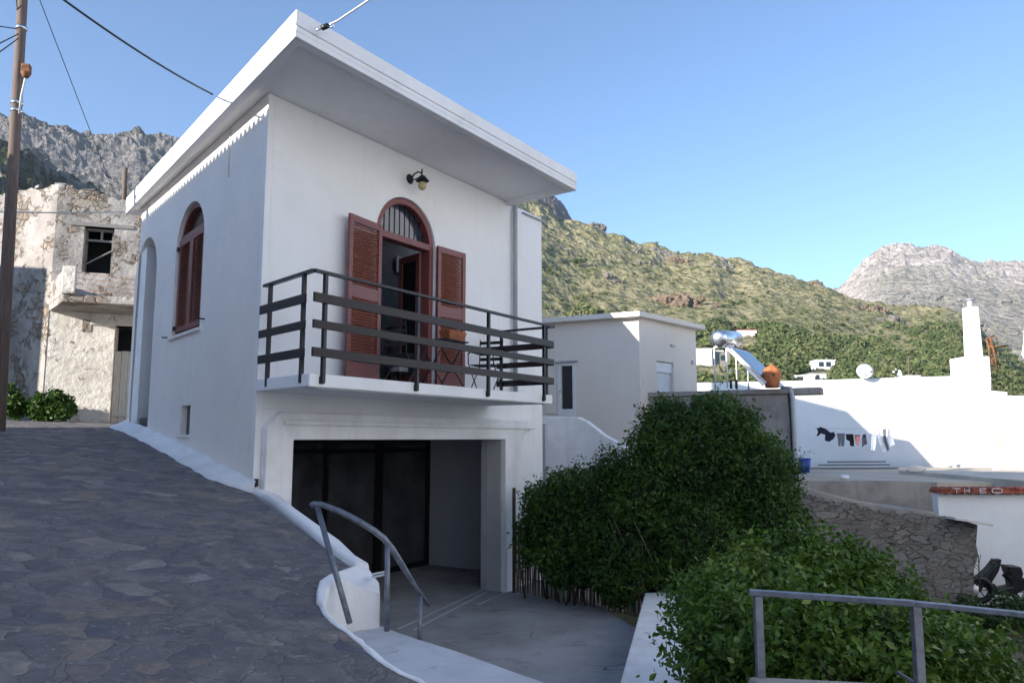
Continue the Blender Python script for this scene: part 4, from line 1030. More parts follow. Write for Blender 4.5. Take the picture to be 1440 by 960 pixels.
wd.build('plank_door', m_wood('flaking_white_paint', (.62,.60,.55), (.40,.36,.30), .8, (14,14,.8)), ruin_h)
mb = MB(); mb.fbox(RO, d0-.4, d1+.3, bz, dz1+.2, -1.5, -1.45); mb.build('dark_backing', M['black'], ruin_h)
mb = MB(); mb.fbox(RO, d0-.55, d1+.3, dz1, dz1+.30, -.5, .03); mb.build('door_lintel', M['ruin_white'], ruin_h, .02)
# balcony: sheared slab, solid left parapet, end pier and thin rods
zb1 = HR(RO, 100, 412, .6)[1]; P0 = RO.at(.0, 0, 0); 
q0_ = PY(88, 414, 17.2); q1_ = PY(103, 414, 17.25); sh_ = Vector((q0_.x-P0.x, q0_.y-P0.y, 0))
zt_b = PY(95, 374, 17.2).z; zm_b = PY(95, 413, 17.2).z; zu_b = PY(95, 424, 17.2).z
q0g = Vector((q0_.x, q0_.y, 0)); qd = (RO.d*.97 + RO.n*.0); 
endp = q0g + qd*3.8
bslab = [Vector((P0.x, P0.y, zm_b)), Vector((q0g.x, q0g.y, zm_b)), Vector((endp.x, endp.y, zm_b)), RO.at(3.6, zm_b, .0)]
mb = MB(); mb.prism(bslab, (0, 0, zu_b-zm_b)); mb.build('balcony_slab', M['ruin'], ruin_h, .02)
fb = Frame((P0.x, P0.y), (q0g.x-P0.x, q0g.y-P0.y)); Lb = (q0g-P0).length
mb = MB(); mb.plate(fb, [(0, zm_b+.001), (Lb-.05, zm_b+.001), (Lb-.05, zt_b-.05), (0, zt_b-.12)], [], -.12, 0); mb.build('balcony_parapet', M['ruin'], ruin_h, .02)
mb = MB(); mb.obox(q0g+qd*.12+Vector((0,0,(zm_b+zt_b)/2)), (qd, Vector((-qd.y, qd.x, 0)), (0,0,1)), (.14, .07, (zt_b-zm_b)/2)); mb.build('balcony_pier', M['ruin_white'], ruin_h, .02)
for k in range(4):
    z = zm_b + .12+k*.13; a = q0g+qd*.25+Vector((0,0,z)); b = endp+Vector((0,0,z-.05)); m_ = (a+b)/2+Vector((0,0,-.05-.02*k)); MB().tube([a, m_, b], .006, 5).build('balcony_rod', M['rust'], ruin_h)
MB().fbox(RO, .75, .95, zsl-.75, zsl-.45, -.02, .004).build('broken_patch', M['ruin_stone'], ruin_h)

# utility pole
pl_ = thing('utility_pole', 'tall grey wooden utility pole with a small brown junction box at the left edge', 'utility pole', (0, 0, 0))
Yp = 12.5; a = PY(3, 500, Yp); b = PY(33, -20, Yp); dirp = (b-a); foot = a - dirp*(.42); top_ = b + dirp*.12
pl_.location = (foot.x, foot.y, foot.z); WL[pl_.name] = Vector(foot)
MB().tube([foot, a, b, top_], [.115, .10, .075, .07], 14).build('pole', M['polewood'], pl_)
jb = PY(37, 97, Yp-.15)
MB().obox(jb, ((1,.3,0), (-.3,1,0), (0,0,1)), (.065, .065, .07)).lathe(jb+Vector((0,0,-.07)), [(.085, 0), (.065, -.05), (.03, -.10), (0, -.10)], 12).build('junction_box', M['rust'], pl_, .01)
MB().tube([jb+Vector((0,0,-.15)), PY(30, 135, Yp-.14), PY(27, 160, Yp-.13)], .018, 6).build('box_cable', M['palecable'], pl_)
MB().tube([PY(23, -5, Yp-.14), PY(24, 14, Yp-.16), PY(30, 8, Yp-.16)], .012, 6).build('cable_loop', M['cable'], pl_)
mb = MB()
for py in (40, 145, 156): c_ = PY(30-(py-40)*.06, py, Yp); mb.tube([c_-dirp.normalized()*.03, c_+dirp.normalized()*.03], .092, 14)
mb.build('band', M['steel'], pl_)
def cable(name, label, pts, r_, mat, sag=0):
    o = MB().tube(pts, r_, 6).build(name, mat); tag(o, label, 'cable'); return o
def sagline(a, b, sag, n=14): return [a.lerp(b, i/n) + Vector((0, 0, -sag*4*(i/n)*(1-i/n))) for i in range(n+1)]
roofz = zt_+.03
cable('overhead_cable', 'thick black cable running down from the upper left to the white roof edge', sagline(PY(60, -22, 7), Frame((Rf.x, Rf.y), (Rl.x-Rf.x, Rl.y-Rf.y)).p(299, 133), .06), .012, M['cable'])
cable('overhead_cable', 'thin grey wire slanting down beside the utility pole to the ruined house', sagline(PY(50, -15, 12.5), PY(160, 270, 19.5), -.0), .008, M['cable'])
cable('overhead_cable', 'white horizontal wire crossing the ruined house from the pole to the roof corner', sagline(PY(-30, 297, 12.2), PY(176, 298, 13.6), .02), .012, M['palecable'])
for i, (a, b, lb) in enumerate((((-30, 33), (25, 41), 'uppermost of the three short wires left of the utility pole'), ((-30, 76), (26, 48), 'middle one of the three short wires left of the utility pole'), ((-30, 95), (26, 54), 'lowest of the three short wires left of the utility pole'))):
    cable('overhead_cable', lb, sagline(PY(a[0], a[1], 10), PY(b[0], b[1], 12.4), .0), .010, M['cable'])
# cable with strain insulator on the front roof corner
Yr = Rf.y+.15
ic = thing('anchor_cable', 'pale cable fixed by a black metal strain clamp to the roof corner', 'cable', tuple(PY(447, 42, Yr)))
MB().tube([PY(458, 37, Yr), PY(474, 30, Yr), PY(528, -6, Yr-.3), PY(600, -60, Yr-1)], .011, 6).build('cable', M['palecable'], ic)
MB().tube([PY(452, 40, Yr), PY(462, 36, Yr)], .03, 8).build('clamp', M['blackmetal'], ic)
MB().tube([PY(462, 36, Yr), PY(468, 33, Yr), PY(470, 37, Yr), PY(464, 39, Yr)], .010, 6).tube([PY(444, 43, Yr), PY(453, 40, Yr)], .012, 6).build('hook', M['steel'], ic)
# short post behind the ruin
po = thing('short_post', 'short grey wooden post on the slope behind the ruined house', 'post', tuple(PY(176, 285, 21)))
MB().tube([PY(174, 300, 21), PY(176, 236, 21)], .07, 8).build('post', M['polewood'], po)

# ================================================================== UNSEEN HOUSES (one across the lane; the rest added for shade and bounce)
def box_house(name, label, fr, s0, s1, o0, o1, z0, z1, mat, eave=.35, tiles=False, slope_to=None):
    h_ = thing(name, label, 'house', tuple(fr.at((s0+s1)/2, z0, (o0+o1)/2)))
    mb = MB(); mb.fbox(fr, s0, s1, z0, z1, o0, o1); mb.build('walls', mat, h_)
    mb = MB()
    if slope_to is None: mb.fbox(fr, s0-eave, s1+eave, z1, z1+.2, o0-eave, o1+eave)
    else:
        za, zb2 = slope_to; e = eave
        mb.prism([fr.at(s0-e, z1, o1+e), fr.at(s1+e, z1, o1+e), fr.at(s1+e, zb2, o1+e), fr.at(s0-e, za, o1+e)], fr.n*(-(o1-o0+2*e)))
    mb.build('roof', M['cream'], h_)
    if tiles:
        mb = MB(); s = s0-eave
        while s < s1+eave:
            mb.obox(fr.at(s+.06, z1+.212, o0-eave+.2), (fr.d, fr.n, (0,0,1)), (.05, .3, .022)); s += .16
        mb.build('eave_tiles', M['tile'], h_)
    return h_
# across the lane; its eave line puts the shadow just under our roof
AX = Frame((A.x+SB.n.x*7.5, A.y+SB.n.y*7.5), (-.626, .779)); AX.n = Vector((-.779, -.626, 0))
tz = SB.hit(330, 190)[1]
cosn = SUN.dot(SB.n)/SUN.length; Hc = tz + (7.5/cosn)*math.tan(SUN_EL)
print('across eave', Hc, tz, z_s)
box_house('unseen_house', 'long plastered house across the lane', AX, -15.5, 4.9+ACROSS_D, .3, 6.5, .0, Hc-.30, M['white'], .3, True)
WL2 = Frame((-18.4, 14.2), (-.6, .8)); WL2.n = Vector((-.8, -.6, 0)); w0_ = 21.75 - Vector((-18.4, 14.2, 0)).dot(Vector((-.6, .8, 0)))  # added unseen caster, shades the left face of the ruin
box_house('unseen_house', 'unseen box house added beyond the picture to shade the ruined house', WL2, w0_, w0_+14, 0, 6, 1.5, 8.9, M['cream'], 0, False)
BN = Frame((9.2, -1.5), (.34, .94)); BN.n = Vector((-.94, .34, 0))  # added reflector out of view, throws sunlight back at the balcony front
box_house('unseen_house', 'big unseen white block added to bounce sunlight onto the balcony front', BN, -12, 21, -7, 0, -1.3, 12.5, M['white'], .0, False)

# hidden plate added behind ours, its sloped top shaped to shade the cream house
NB = Frame((-.3, 19.5), (-.6, .8)); NB.n = Vector((-.8, -.6, 0))
nb = thing('unseen_house', 'unseen sloped wall plate added behind the white house to shade the cream house', 'house', tuple(NB.at(2, 0, 1)))
MB().plate(NB, [(-1.2, -1), (5.5, -1), (5.5, 9.6), (2.0, 9.45), (.63, 7.70), (-1.2, 5.44)], [], 0, 1.2).build('walls', M['cream'], nb)
# ================================================================== RIGHT SIDE
# cream house
ck = PY(898, 440, 22.5)
cl0 = PY(760, 449, 23.9); CW = Frame((cl0.x, cl0.y), (ck.x-cl0.x, ck.y-cl0.y)); CR = Frame((ck.x, ck.y), (.66, .75))
cream = thing('cream_house', 'single storey cream house with a flat overhanging roof slab behind the hedge', 'house', (ck.x, ck.y, -1.3))
Lc = (ck-cl0).to_2d().length; zc_r = CW.hit(896, 447)[1]
cre = CR.hit(978, 467)[0]
dA, dzt = CW.hit(785, 512); dB, dzb = CW.hit(809, 590)
mb = MB(); mb.plate(CW, [(-1.5, -1.3), (Lc, -1.3), (Lc, zc_r), (-1.5, zc_r)], [[(dA, dzb), (dB, dzb), (dB, dzt), (dA, dzt)]], -.25, 0); mb.build('front_wall', M['cream'], cream)
e0_, ez1 = CR.hit(923, 507); e1_, ez0 = CR.hit(948, 553)
mb = MB(); mb.plate(CR, [(0.001, -1.3), (cre, -1.3), (cre, zc_r), (0.001, zc_r)], [[(e0_, ez0-.1), (e1_, ez0-.1), (e1_, ez1), (e0_, ez1)]], -.25, 0); mb.build('side_wall', M['cream'], cream)
e_ = .28
far_ = CR.at(cre, 0, 0); bl = CW.at(-1.5, 0, 0)
ztc = CW.hit(898, 437, .3)[1]
ol = [CW.at(-1.8, 0, e_), CW.at(Lc, 0, e_) + CR.n*.12, CR.at(cre+.15, 0, e_), CR.at(cre+.15, 0, -6), CW.at(-1.8, 0, -6)]
mb = MB(); mb.prism([Vector((p.x, p.y, ztc)) for p in ol], (0, 0, zc_r-.001-ztc)); mb.build('roof', M['cream'], cream, .02)
mb = MB(); mb.fbox(CR, cre-.25, cre-.003, -1.3, zc_r, -6, -.25); mb.build('end_wall', M['cream'], cream)
dr_ = MB(); dr_.plate(CW, [(dA-.02, dzb), (dB+.02, dzb), (dB+.02, dzt+.03), (dA-.02, dzt+.03)], [[(dA+.09, CW.hit(797, 575)[1]), (dB-.07, CW.hit(797, 575)[1]), (dB-.07, dzt-.06), (dA+.09, dzt-.06)]], -.12, .03)
dr_ = dr_.build('door', M['whiteframe'], cream, .005)
MB().fbox(CW, dA+.05, dB-.05, dzb+.1, dzt-.03, -.10, -.09).build('door_glass', M['glassdark'], dr_)
MB().fbox(CW, dA+.05, dA+.09, dzb+.85, dzb+.88, .03, .08).build('door_handle', M['steel'], dr_)
MB().fbox(CW, dA-.08, dB+.1, dzt+.04, dzt+.09, .0, .10).build('door_canopy', M['pipe'], cream)
MB().fbox(CW, dA-.42, dA-.05, dzt-.5, dzb+.2, .0, .03).build('meter_box', M['cream'], cream)
wb_ = MB().fbox(CR, e0_-.0, e1_+.0, ez1-.32, ez1-.02, -.14, -.06).build('shutter_box', M['whiteframe'], cream)
sh = MB(); z = ez0-.1
while z < ez1-.34: sh.fbox(CR, e0_+.02, e1_-.02, z, z+.05, -.13, -.105); z += .058
sh.build('roller_shutter', M['whiteframe'], cream)
for nm, px, py in (('wall_lamp_fitting', 945, 486), ('vent', 973, 511)):
    s, z = CR.hit(px, py); MB().fbox(CR, s-.12 if nm[0] == 'w' else s-.04, s+.12 if nm[0] == 'w' else s+.04, z-.03, z+.03 if nm[0] == 'w' else z+.1, 0, .06).build(nm, M['pipe'], cream, .01)
# white stair wall in front
sw_ = [PY(762, 586, 17.5), PY(812, 586, 17.3), PY(822, 590, 17.2), PY(872, 625, 16.6), PY(900, 642, 16.4)]
SW = Frame((sw_[0].x, sw_[0].y), (sw_[4].x-sw_[0].x, sw_[4].y-sw_[0].y))
tp = [SW.hit(*p)[:2] for p in ((762,585), (812,586), (824,592), (850,612), (872,624), (905,648))]
o = MB().plate(SW, [(-2.2, -1), (tp[-1][0], -1)] + tp[::-1] + [(-2.2, tp[0][1])], [], -.22, 0).build('stair_wall', M['whitewash'], None, .02)
tag(o, 'peeling pale stair wall sloping down behind the hedge towards the right', 'wall')

# grey house with the solar heater
GY = 21.0
gh = thing('grey_house', 'unpainted grey rendered flat roofed building beside the hedge', 'building', tuple(PY(1050, 616, GY)))
g1 = PY(1115, 545, GY); g0 = PY(940, 545, GY+1.6); GW = Frame((g0.x, g0.y), (g1.x-g0.x, g1.y-g0.y)); Lg = (g1-g0).to_2d().length
gt = g1.z-.02
gq = lambda z, e=0: [GW.at(-1-e, z, e), GW.at(Lg+e*.8, z, e), GW.at(Lg+e*.8, z, e)+Vector((1.35, 4.6, 0)), GW.at(-1-e, z, -5)]
mb = MB(); mb.prism(gq(gt-.141), (0, 0, -(gt+1.2))); mb.build('walls', M['grey_render'], gh, .02)
mb = MB(); mb.prism(gq(gt, .08), (0, 0, -.139)); mb.build('roof', M['grey_render'], gh, .02)
mb = MB(); mb.fbox(GW, Lg-.2, Lg+.72, gt-.17, gt+.02, -.62, -.03); mb.build('roof_spout_slab', M['grey_render'], gh, .02)
s, z = GW.hit(1086, 619, .2); MB().fbox(GW, s-.75, s, z-.06, z+.0, .001, .45).build('window_ledge', M['grey_render'], gh, .02)
s, z = GW.hit(1095, 632, .0); MB().fbox(GW, s-1.0, s-.05, z-1.2, z+.1, -.2, .004).build('boarded_window', M['planks'], gh)
s, z = GW.hit(1115, 560, .12)
pi_ = MB().tube([GW.at(s-.3, gt+.03, -.2), GW.at(s-.06, gt+.0, .06), GW.at(s, gt-.25, .12), GW.at(s, -.8, .12)], .06, 10).build('downpipe', M['pipe'], gh)
MB().tube([GW.at(s-.12, gt-.1, .05), GW.at(s-.1, gt-.9, .03), GW.at(s-.11, -.8, .03)], .022, 6).build('black_hose', M['cable'], gh)
# white parapet strip on its roof
mb = MB(); mb.fbox(GW, .2, Lg-1.1, gt+.002, gt+.10, -3.2, -3.0); mb.build('roof_kerb', M['white'], gh)
# solar water heater
ht = thing('solar_water_heater', 'solar water heater with a steel tank on a white frame above the grey building', 'solar heater', tuple(PY(1040, 543, GY)))
t0, t1 = PY(1011, 476, GY-.4), PY(1034, 477, GY+1.6)
ax = (t1-t0).normalized(); Lt = (t1-t0).length; R_ = .235
MB().lathe(t0, [(0, -.06), (.12, -.05), (.20, -.02), (R_, .03), (R_, Lt-.03), (.20, Lt+.02), (.1, Lt+.05), (0, Lt+.06)], 28, ax).build('tank', M['steel'], ht)
def HP(px, py, Y): return PY(px, py, Y)
z_rf = gt
fa, fb_ = HP(1004, 488, GY-.3), HP(1021, 488, GY-.3)
for Yo in (0, 1.5):
    o1_ = Vector((1.03 if Yo else 0, Yo, 0))
    for a in (fa, fb_):
        a = a+o1_; MB().tube([Vector((a.x, a.y, z_rf)), a], .022, 6).build('frame_leg', M['alu'], ht)
    MB().tube([fa+o1_, fb_+o1_], .022, 6).build('frame_bar', M['alu'], ht)
    a = fa+o1_; lowp = HP(1074, 541, GY-.3)+o1_; lowp.z = z_rf+.06
    MB().bar(fb_+o1_, lowp, .05, .06).build('frame_rail', M['alu'], ht)
MB().tube([Vector((fb_.x, fb_.y, z_rf+.5)), Vector((fb_.x+.9, fb_.y, z_rf+.3))], .012, 6).build('frame_brace', M['alu'], ht)
c0 = HP(1023, 489, GY-.25); c1 = HP(1075, 541, GY-.25); c1.z = z_rf+.1; yv = Vector((1.0, 1.45, 0))
nrm_ = (c1-c0).cross(yv).normalized(); nrm_ = nrm_ if nrm_.z > 0 else -nrm_
MB().prism([c0, c1, c1+yv, c0+yv], nrm_*.07).build('collector', M['alu'], ht)
i0 = c0+(c1-c0)*.04+yv*.05+nrm_*.074; ii = (c1-c0)*.92; jj = yv*.9
MB().prism([i0, i0+ii, i0+ii+jj, i0+jj], nrm_*.006).build('collector_glass', M['panel'], ht)
MB().tube([t0+ax*.3+Vector((0,0,-.22)), t0+ax*.3+Vector((.1,0,-.36)), c0+Vector((.05,.3,.02))], .02, 6).tube([t1-ax*.3+Vector((0,0,-.22)), c0+yv+Vector((.05,-.1,.05))], .02, 6).build('pipes', M['rust'], ht)
# round terracotta pot
oc = PY(1085, 529, GY-.1)
ot = thing('terracotta_chimney_pot', 'round orange clay pot with a small hole, standing at the foot of the solar collector', 'clay pot', (oc.x, oc.y, gt))
rr_ = .25
hgt = oc.z+.30-gt
prof = [(.0, gt-oc.z+.01), (.17, gt-oc.z+.01), (.20, -.18), (.245, -.05), (.25, .05), (.22, .16), (.15, .25), (.06, .30), (.0, .30)]
MB().lathe(oc, prof, 24).build('pot', M['terracotta'], ot)
hd = Vector((-.10, -1, .12)).normalized(); MB().tube([oc+hd*.21, oc+hd*.257], .03, 10).build('hole', M['black'], ot)
MB().tube([oc+Vector((0,0,.29)), oc+Vector((.03,0,.33))], .03, 8).build('knob', M['terracotta'], ot)
pg = 'black pipe stubs on the grey roof'
for i, (px, lb) in enumerate(((1028, 'short black pipe stub on the grey roof, the one nearer the heater legs'), (1035.5, 'short black pipe stub on the grey roof, the one nearer the collector foot'))):
    b = PY(px, 543, GY-.1); b.z = gt-.01; o = MB().tube([b, b+Vector((0, 0, .24))], .035, 8).build('pipe_stub', M['black']); tag(o, lb, 'pipe', pg)

# white terrace wall with chimney
WY = 33.0
W0 = PY(1090, 537, WY); W1 = PY(1394, 528, WY); WW = Frame((W0.x, W0.y), (1, 0))
tb_ = thing('white_terrace_building', 'long blank white wall with a tall white chimney behind the washing line', 'building', (18, WY, -1.3))
o_ = [WW.hit(px, py) for px, py in ((1090,536), (1356,528), (1394,528), (1394,549), (1417,551), (1417,592))]
Lw = o_[-1][0]
mb = MB(); mb.plate(WW, [(-6, -1.3), (Lw+6, -1.3), (Lw+6, -.6), (Lw, -.6)] + o_[::-1] + [(-6, o_[0][1]-.1)], [], -.35, 0); mb.build('wall', M['white'], tb_, .02)
mb = MB(); mb.fbox(WW, -6, o_[1][0], -1.3, o_[0][1]-.3, -7, -6.7); mb.fbox(WW, -5.9, o_[1][0], o_[0][1]-.5, o_[0][1]-.35, -6.7, -.35); mb.build('roof', M['white'], tb_)
s0, z1 = WW.hit(1357, 501); s1, _ = WW.hit(1392, 520); z0 = o_[1][1]
mb = MB(); mb.fbox(WW, s0, s1, z0-.02, z1, -1.2, .06)
a0_, zc1 = WW.hit(1364, 430); a1_, _ = WW.hit(1378, 430); a2_, _ = WW.hit(1367, 500); a3_, _ = WW.hit(1385, 500)
v = [WW.at(a, z, o) for z, aa in ((z1-.01, (a2_, a3_)), (zc1, (a0_, a1_))) for a, o in ((aa[0], -.1), (aa[1], -.1), (aa[1], -.6), (aa[0], -.6))]
mb.add(v, [(3,2,1,0), (4,5,6,7), (0,1,5,4), (1,2,6,5), (2,3,7,6), (3,0,4,7)]); mb.build('chimney', M['white'], tb_, .03)
cc_ = WW.at((a0_+a1_)/2, zc1, -.35)
mb = MB(); mb.tube([cc_, cc_+Vector((0,0,.28))], .12, 10); mb.lathe(cc_+Vector((0,0,.30)), [(.2, 0), (.16, .05), (0, .1)], 10); mb.build('chimney_cowl', M['pipe'], tb_)
# satellite dish
sd = PY(1216, 523, WY-.1)
ds = thing('satellite_dish', 'pale round satellite dish on top of the long white wall', 'satellite dish', tuple(PY(1211, 531, WY-.1)))
dn = Vector((-.30, -.9, .28)).normalized()
MB().lathe(sd, [(0, 0), (.12, .012), (.24, .05), (.34, .11), (.345, .115), (.24, .055), (.12, .018), (0, .006)], 24, dn).build('dish', M['pipe'], ds)
MB().tube([sd-dn*.02, Vector((sd.x-.1, sd.y+.15, sd.z-.25)), Vector((sd.x-.12, sd.y+.15, PY(1211, 533, WY).z-.2))], .03, 6).build('mast', M['pipe'], ds)
MB().tube([sd+Vector((0,0,-.3)), sd+dn*.45], .015, 5).tube([sd+dn*.42, sd+dn*.5], .04, 8).build('feed_arm', M['pipe'], ds)
# terrace floor and the walls in front
tz_ = 1.40
TY = 21.2
mb = MB(); a = PY(1118, 660, TY); b = PY(1320, 668, TY)
tag(MB().box((a.x-.3, TY+.26, -1.3), (PY(1394, 600, WY).x+3, WY-.36, tz_)).build('terrace_floor', m_plaster('sunlit_terrace_cement', (.56,.48,.38), (.36,.31,.25), .8, .4)), kind='structure')
CWl = Frame((a.x, TY), (1, 0))
tpp = [CWl.hit(px, py) for px, py in ((1112,676), (1160,677), (1190,676), (1260,676), (1318,678))]
mb = MB(); mb.plate(CWl, [(tpp[0][0]-1.5, -1.3), (tpp[-1][0], -1.3)] + tpp[::-1] + [(tpp[0][0]-1.5, tpp[0][1])], [], -.25, 0); o = mb.build('terrace_parapet', M['grey_render'], None, .03)
tag(o, 'grey cement parapet below the laundry, directly above the long dark ledge', 'wall')
o = MB().box((tpp[0][0]*0+PY(1125,690,19.5).x-.5, 19.2, -1.3), (PY(1318, 700, 19.5).x, 19.5, PY(1220, 697, 19.3).z)).build('x', None); bpy.data.objects.remove(o)
# slumped step ledge under it
SL = Frame((PY(1110, 700, 18.6).x, 18.6), (1, .02))
st_ = [SL.hit(px, py) for px, py in ((1100,670), (1150,690), (1200,702), (1260,714), (1318,720))]
o = MB().plate(SL, [(st_[0][0], -1.3), (st_[-1][0], -1.3)] + st_[::-1], [], -2.3, 0).build('sloping_wall', M['grey_render'], None, .04); tag(o, 'dark sloping cement wall between the grey parapet and the rough stone wall', 'wall')
ST = Frame((PY(1120, 700, 17.2).x, 17.2), (1, -.03))
rr = random.Random(9)
st_ = [ST.hit(px, py) for px, py in ((1090,688), (1130,692), (1160,700), (1200,706), (1240,716), (1290,720), (1345,729), (1373,737))]
stE = [ST.hit(px, py) for px, py in ((1376,737), (1374,765), (1377,780), (1371,800), (1370,820))]
o = MB().plate(ST, [(st_[0][0], -1.35), (stE[-1][0], -1.35)] + stE[::-1] + st_[::-1], [], -.5, 0).build('stone_wall', M['roughstone'], None, .04); tag(o, 'rough grey rubble stone wall above the bushes, ending beside the white wall', 'wall')
o = MB().obox(ST.at(*ST.hit(1358, 731), .1), ((1, 0, -.16), (0, 1, 0), (.16, 0, 1)), (.42, .22, .03)).build('loose_slab', M['cream'], None, .01); tag(o, 'thin pale slab lying on the end of the rubble stone wall', 'slab')
# white wall with red tiles and painted letters
TH = Frame((PY(1318, 690, 19.0).x, 19.0), (1, .0))
th = thing('tiled_white_wall', 'white wall capped with red clay tiles lettered THEO', 'wall', (TH.o.x, 19, -1.3))
_, tz1 = TH.hit(1330, 693); Lth = TH.hit(1560, 690)[0]
MB().plate(TH, [(0, -1.35), (Lth, -1.35), (Lth, tz1), (0, tz1)], [], -.25, 0).build('wall', M['white'], th)
_, zt1_ = TH.hit(1330, 680, .2)
capm = MB(); s = -.03; rr = random.Random(3)
while s < Lth:
    w_ = .19
    c = TH.at(s+w_/2, tz1+.02+rr.uniform(-.01,.01), -.06); prof_ = []
    for k in range(9):
        a = math.pi*k/8; prof_.append((math.cos(a)*.10, math.sin(a)*(.135)))
    capm.prism([TH.at(s+w_/2+px_, tz1+.01+pz_, .20+rr.uniform(-.02,.02)) for px_, pz_ in prof_], -TH.n*.5); s += w_
    capm.fbox(TH, s-.012, s+.012, tz1-.02, tz1+.10, -.2, .17)
capm.build('clay_tiles', M['tile'], th)
wm = m_simple('white_letter_paint', (.8,.8,.8), .8)
def stroke(ch, px0, px1):
    segs = {'T': [((0,1),(1,1)), ((.5,1),(.5,0))], 'H': [((0,0),(0,1)), ((1,0),(1,1)), ((0,.5),(1,.5))], 'E': [((0,0),(0,1)), ((0,1),(1,1)), ((0,.5),(.8,.5)), ((0,0),(1,0))],
            'O': [((0,.15),(0,.85)), ((0,.85),(.3,1)), ((.3,1),(.7,1)), ((.7,1),(1,.85)), ((1,.85),(1,.15)), ((1,.15),(.7,0)), ((.7,0),(.3,0)), ((.3,0),(0,.15))]}[ch]
    s0 = TH.hit(px0, 686, .23)[0]; s1 = TH.hit(px1, 686, .23)[0]; z0 = tz1+.025; z1 = tz1+.125; mb = MB()
    for a, b in segs: mb.bar(TH.at(s0+(s1-s0)*a[0], z0+(z1-z0)*a[1], .228), TH.at(s0+(s1-s0)*b[0], z0+(z1-z0)*b[1], .228), .012, .016, TH.n.cross(Vector((1,0,.3))))
    mb.build('painted_letter', wm, th)
for ch, a, b in (('T', 1340, 1350), ('H', 1356, 1363), ('E', 1378, 1387), ('O', 1395, 1409)): stroke(ch, a, b)
# rough wall and white lower bits at far right
RW = Frame((PY(1397, 592, 27).x, 27), (1, .03)); o = MB().plate(RW, [(0, 0.3), (8, 0.3), (8, RW.hit(1480, 588)[1]), (0, RW.hit(1397, 592)[1])], [], -.3, 0).build('rough_wall', m_plaster('flaking_limewash', (.60,.57,.52), (.38,.35,.31), 1.0, .9, 2.5), None, .03); tag(o, 'patchy beige wall at the right edge, below the white chimney', 'wall')
o = MB().box((PY(1325, 668, 24).x, 19.3, .6), (PY(1460, 668, 24).x+3, 26.7, PZ(1380, 676, 1.52).z)).build('cement_roof', m_plaster('sunlit_roof_cement', (.66,.58,.48), (.46,.40,.33), .8, .4), None, .02); tag(o, 'flat sunlit cement roof behind the red tile capping', 'roof')
o = MB().box((PY(1412, 560, 40).x, 40, -1), (PY(1500, 560, 40).x, 44, PY(1430, 556, 40).z)).build('far_white_house', M['white'], None, .03); tag(o, 'low white house behind the right end of the white wall', 'house')
# closed white parasol
pc = PY(1443, 520, 28.5)
pa_ = thing('closed_parasol', 'closed white parasol cut by the right edge of the picture', 'parasol', (pc.x, pc.y, 1.3))
tp_ = PY(1443, 450, 28.5); lo_ = PY(1443, 545, 28.5)
MB().lathe(Vector((tp_.x, tp_.y, 0)), [(0, tp_.z), (.05, tp_.z-.05), (.16, tp_.z-.9), (.24, tp_.z-1.3), (.13, tp_.z-1.5), (.17, tp_.z-1.9), (.12, lo_.z), (0, lo_.z)], 12).build('canopy', M['white'], pa_)
MB().tube([(tp_.x, tp_.y, 1.3), (tp_.x, tp_.y, tp_.z+.05)], .03, 8).build('pole', M['alu'], pa_)
# rusty lattice mast behind chimney
rm = thing('rusty_lattice', 'rusty metal scaffold frame standing beside the white chimney', 'metal frame', tuple(PY(1400, 535, 36)))
mb = MB(); Pm = lambda x, y: PY(x, y, 36)
MB().tube([Pm(1392, 530), Pm(1391, 490), Pm(1387, 476)], .05, 6).tube([Pm(1402, 522), Pm(1399, 500), Pm(1392, 474)], .05, 6).build('upright', M['rust'], rm)
for a, b in (((1387,476),(1398,472)), ((1388,488),(1418,486)), ((1390,500),(1400,512)), ((1392,512),(1400,500)), ((1391,484),(1402,498)), ((1398,472),(1403,478))): MB().tube([Pm(*a), Pm(*b)], .035, 5).build('strut', M['rust'], rm)

# ------------------------------------------------------------------ washing line
LY = 29.5
la, lb_ = PY(1146, 601, LY), PY(1262, 598, LY+.2)
cable('clothes_line', 'thin pale clothes line strung in front of the long white wall', sagline(la, lb_, .08), .008, M['palecable'])
def garment(name, label, cat, pts, mat, Y=LY, grp='laundry on the line'):
    """pts: outline in the hanging plane"""
    P = [PY(px, py, Y) for px, py in pts]; r2 = random.Random(len(label))
    mb = MB(); mb.prism([p+Vector((0, r2.uniform(-.02,.02), 0)) for p in P], (0.01, .05, 0))
    o = mb.build(name, mat, None, .01); tag(o, label, cat, grp); return o
garment('hanging_shirt', 'bunched navy shirt at the left end of the washing line', 'shirt', [(1149,602),(1154,600),(1162,603),(1168,608),(1173,607),(1175,612),(1172,617),(1166,621),(1160,619),(1161,611),(1155,609),(1151,613),(1148,613),(1151,607)], M['cloth_dark'])
garment('hanging_trousers', 'grey shorts hanging between the bunched navy shirt and black trousers', 'trousers', [(1177,609),(1188,609),(1188,616),(1187,627),(1183,627),(1183,617),(1182,627),(1179.5,627),(1178.5,617)], M['cloth_grey'])
garment('hanging_trousers', 'black trousers hanging between the grey shorts and the reddish garment', 'trousers', [(1190,610),(1200,610),(1201,620),(1201,627.5),(1196,626.5),(1195,620),(1190.5,618)], M['cloth_black'])
garment('hanging_shirt', 'small reddish brown garment between the black trousers and dark blue shirt', 'garment', [(1202,611),(1209.5,611),(1209,618),(1207,626),(1204.5,625.5),(1203,617)], M['cloth_red'])
garment('hanging_shirt', 'dark blue shirt hanging near the middle of the washing line', 'shirt', [(1213.5,611),(1218,610),(1220,624),(1216,625),(1212.5,629),(1212.5,616)], M['cloth_dark'])
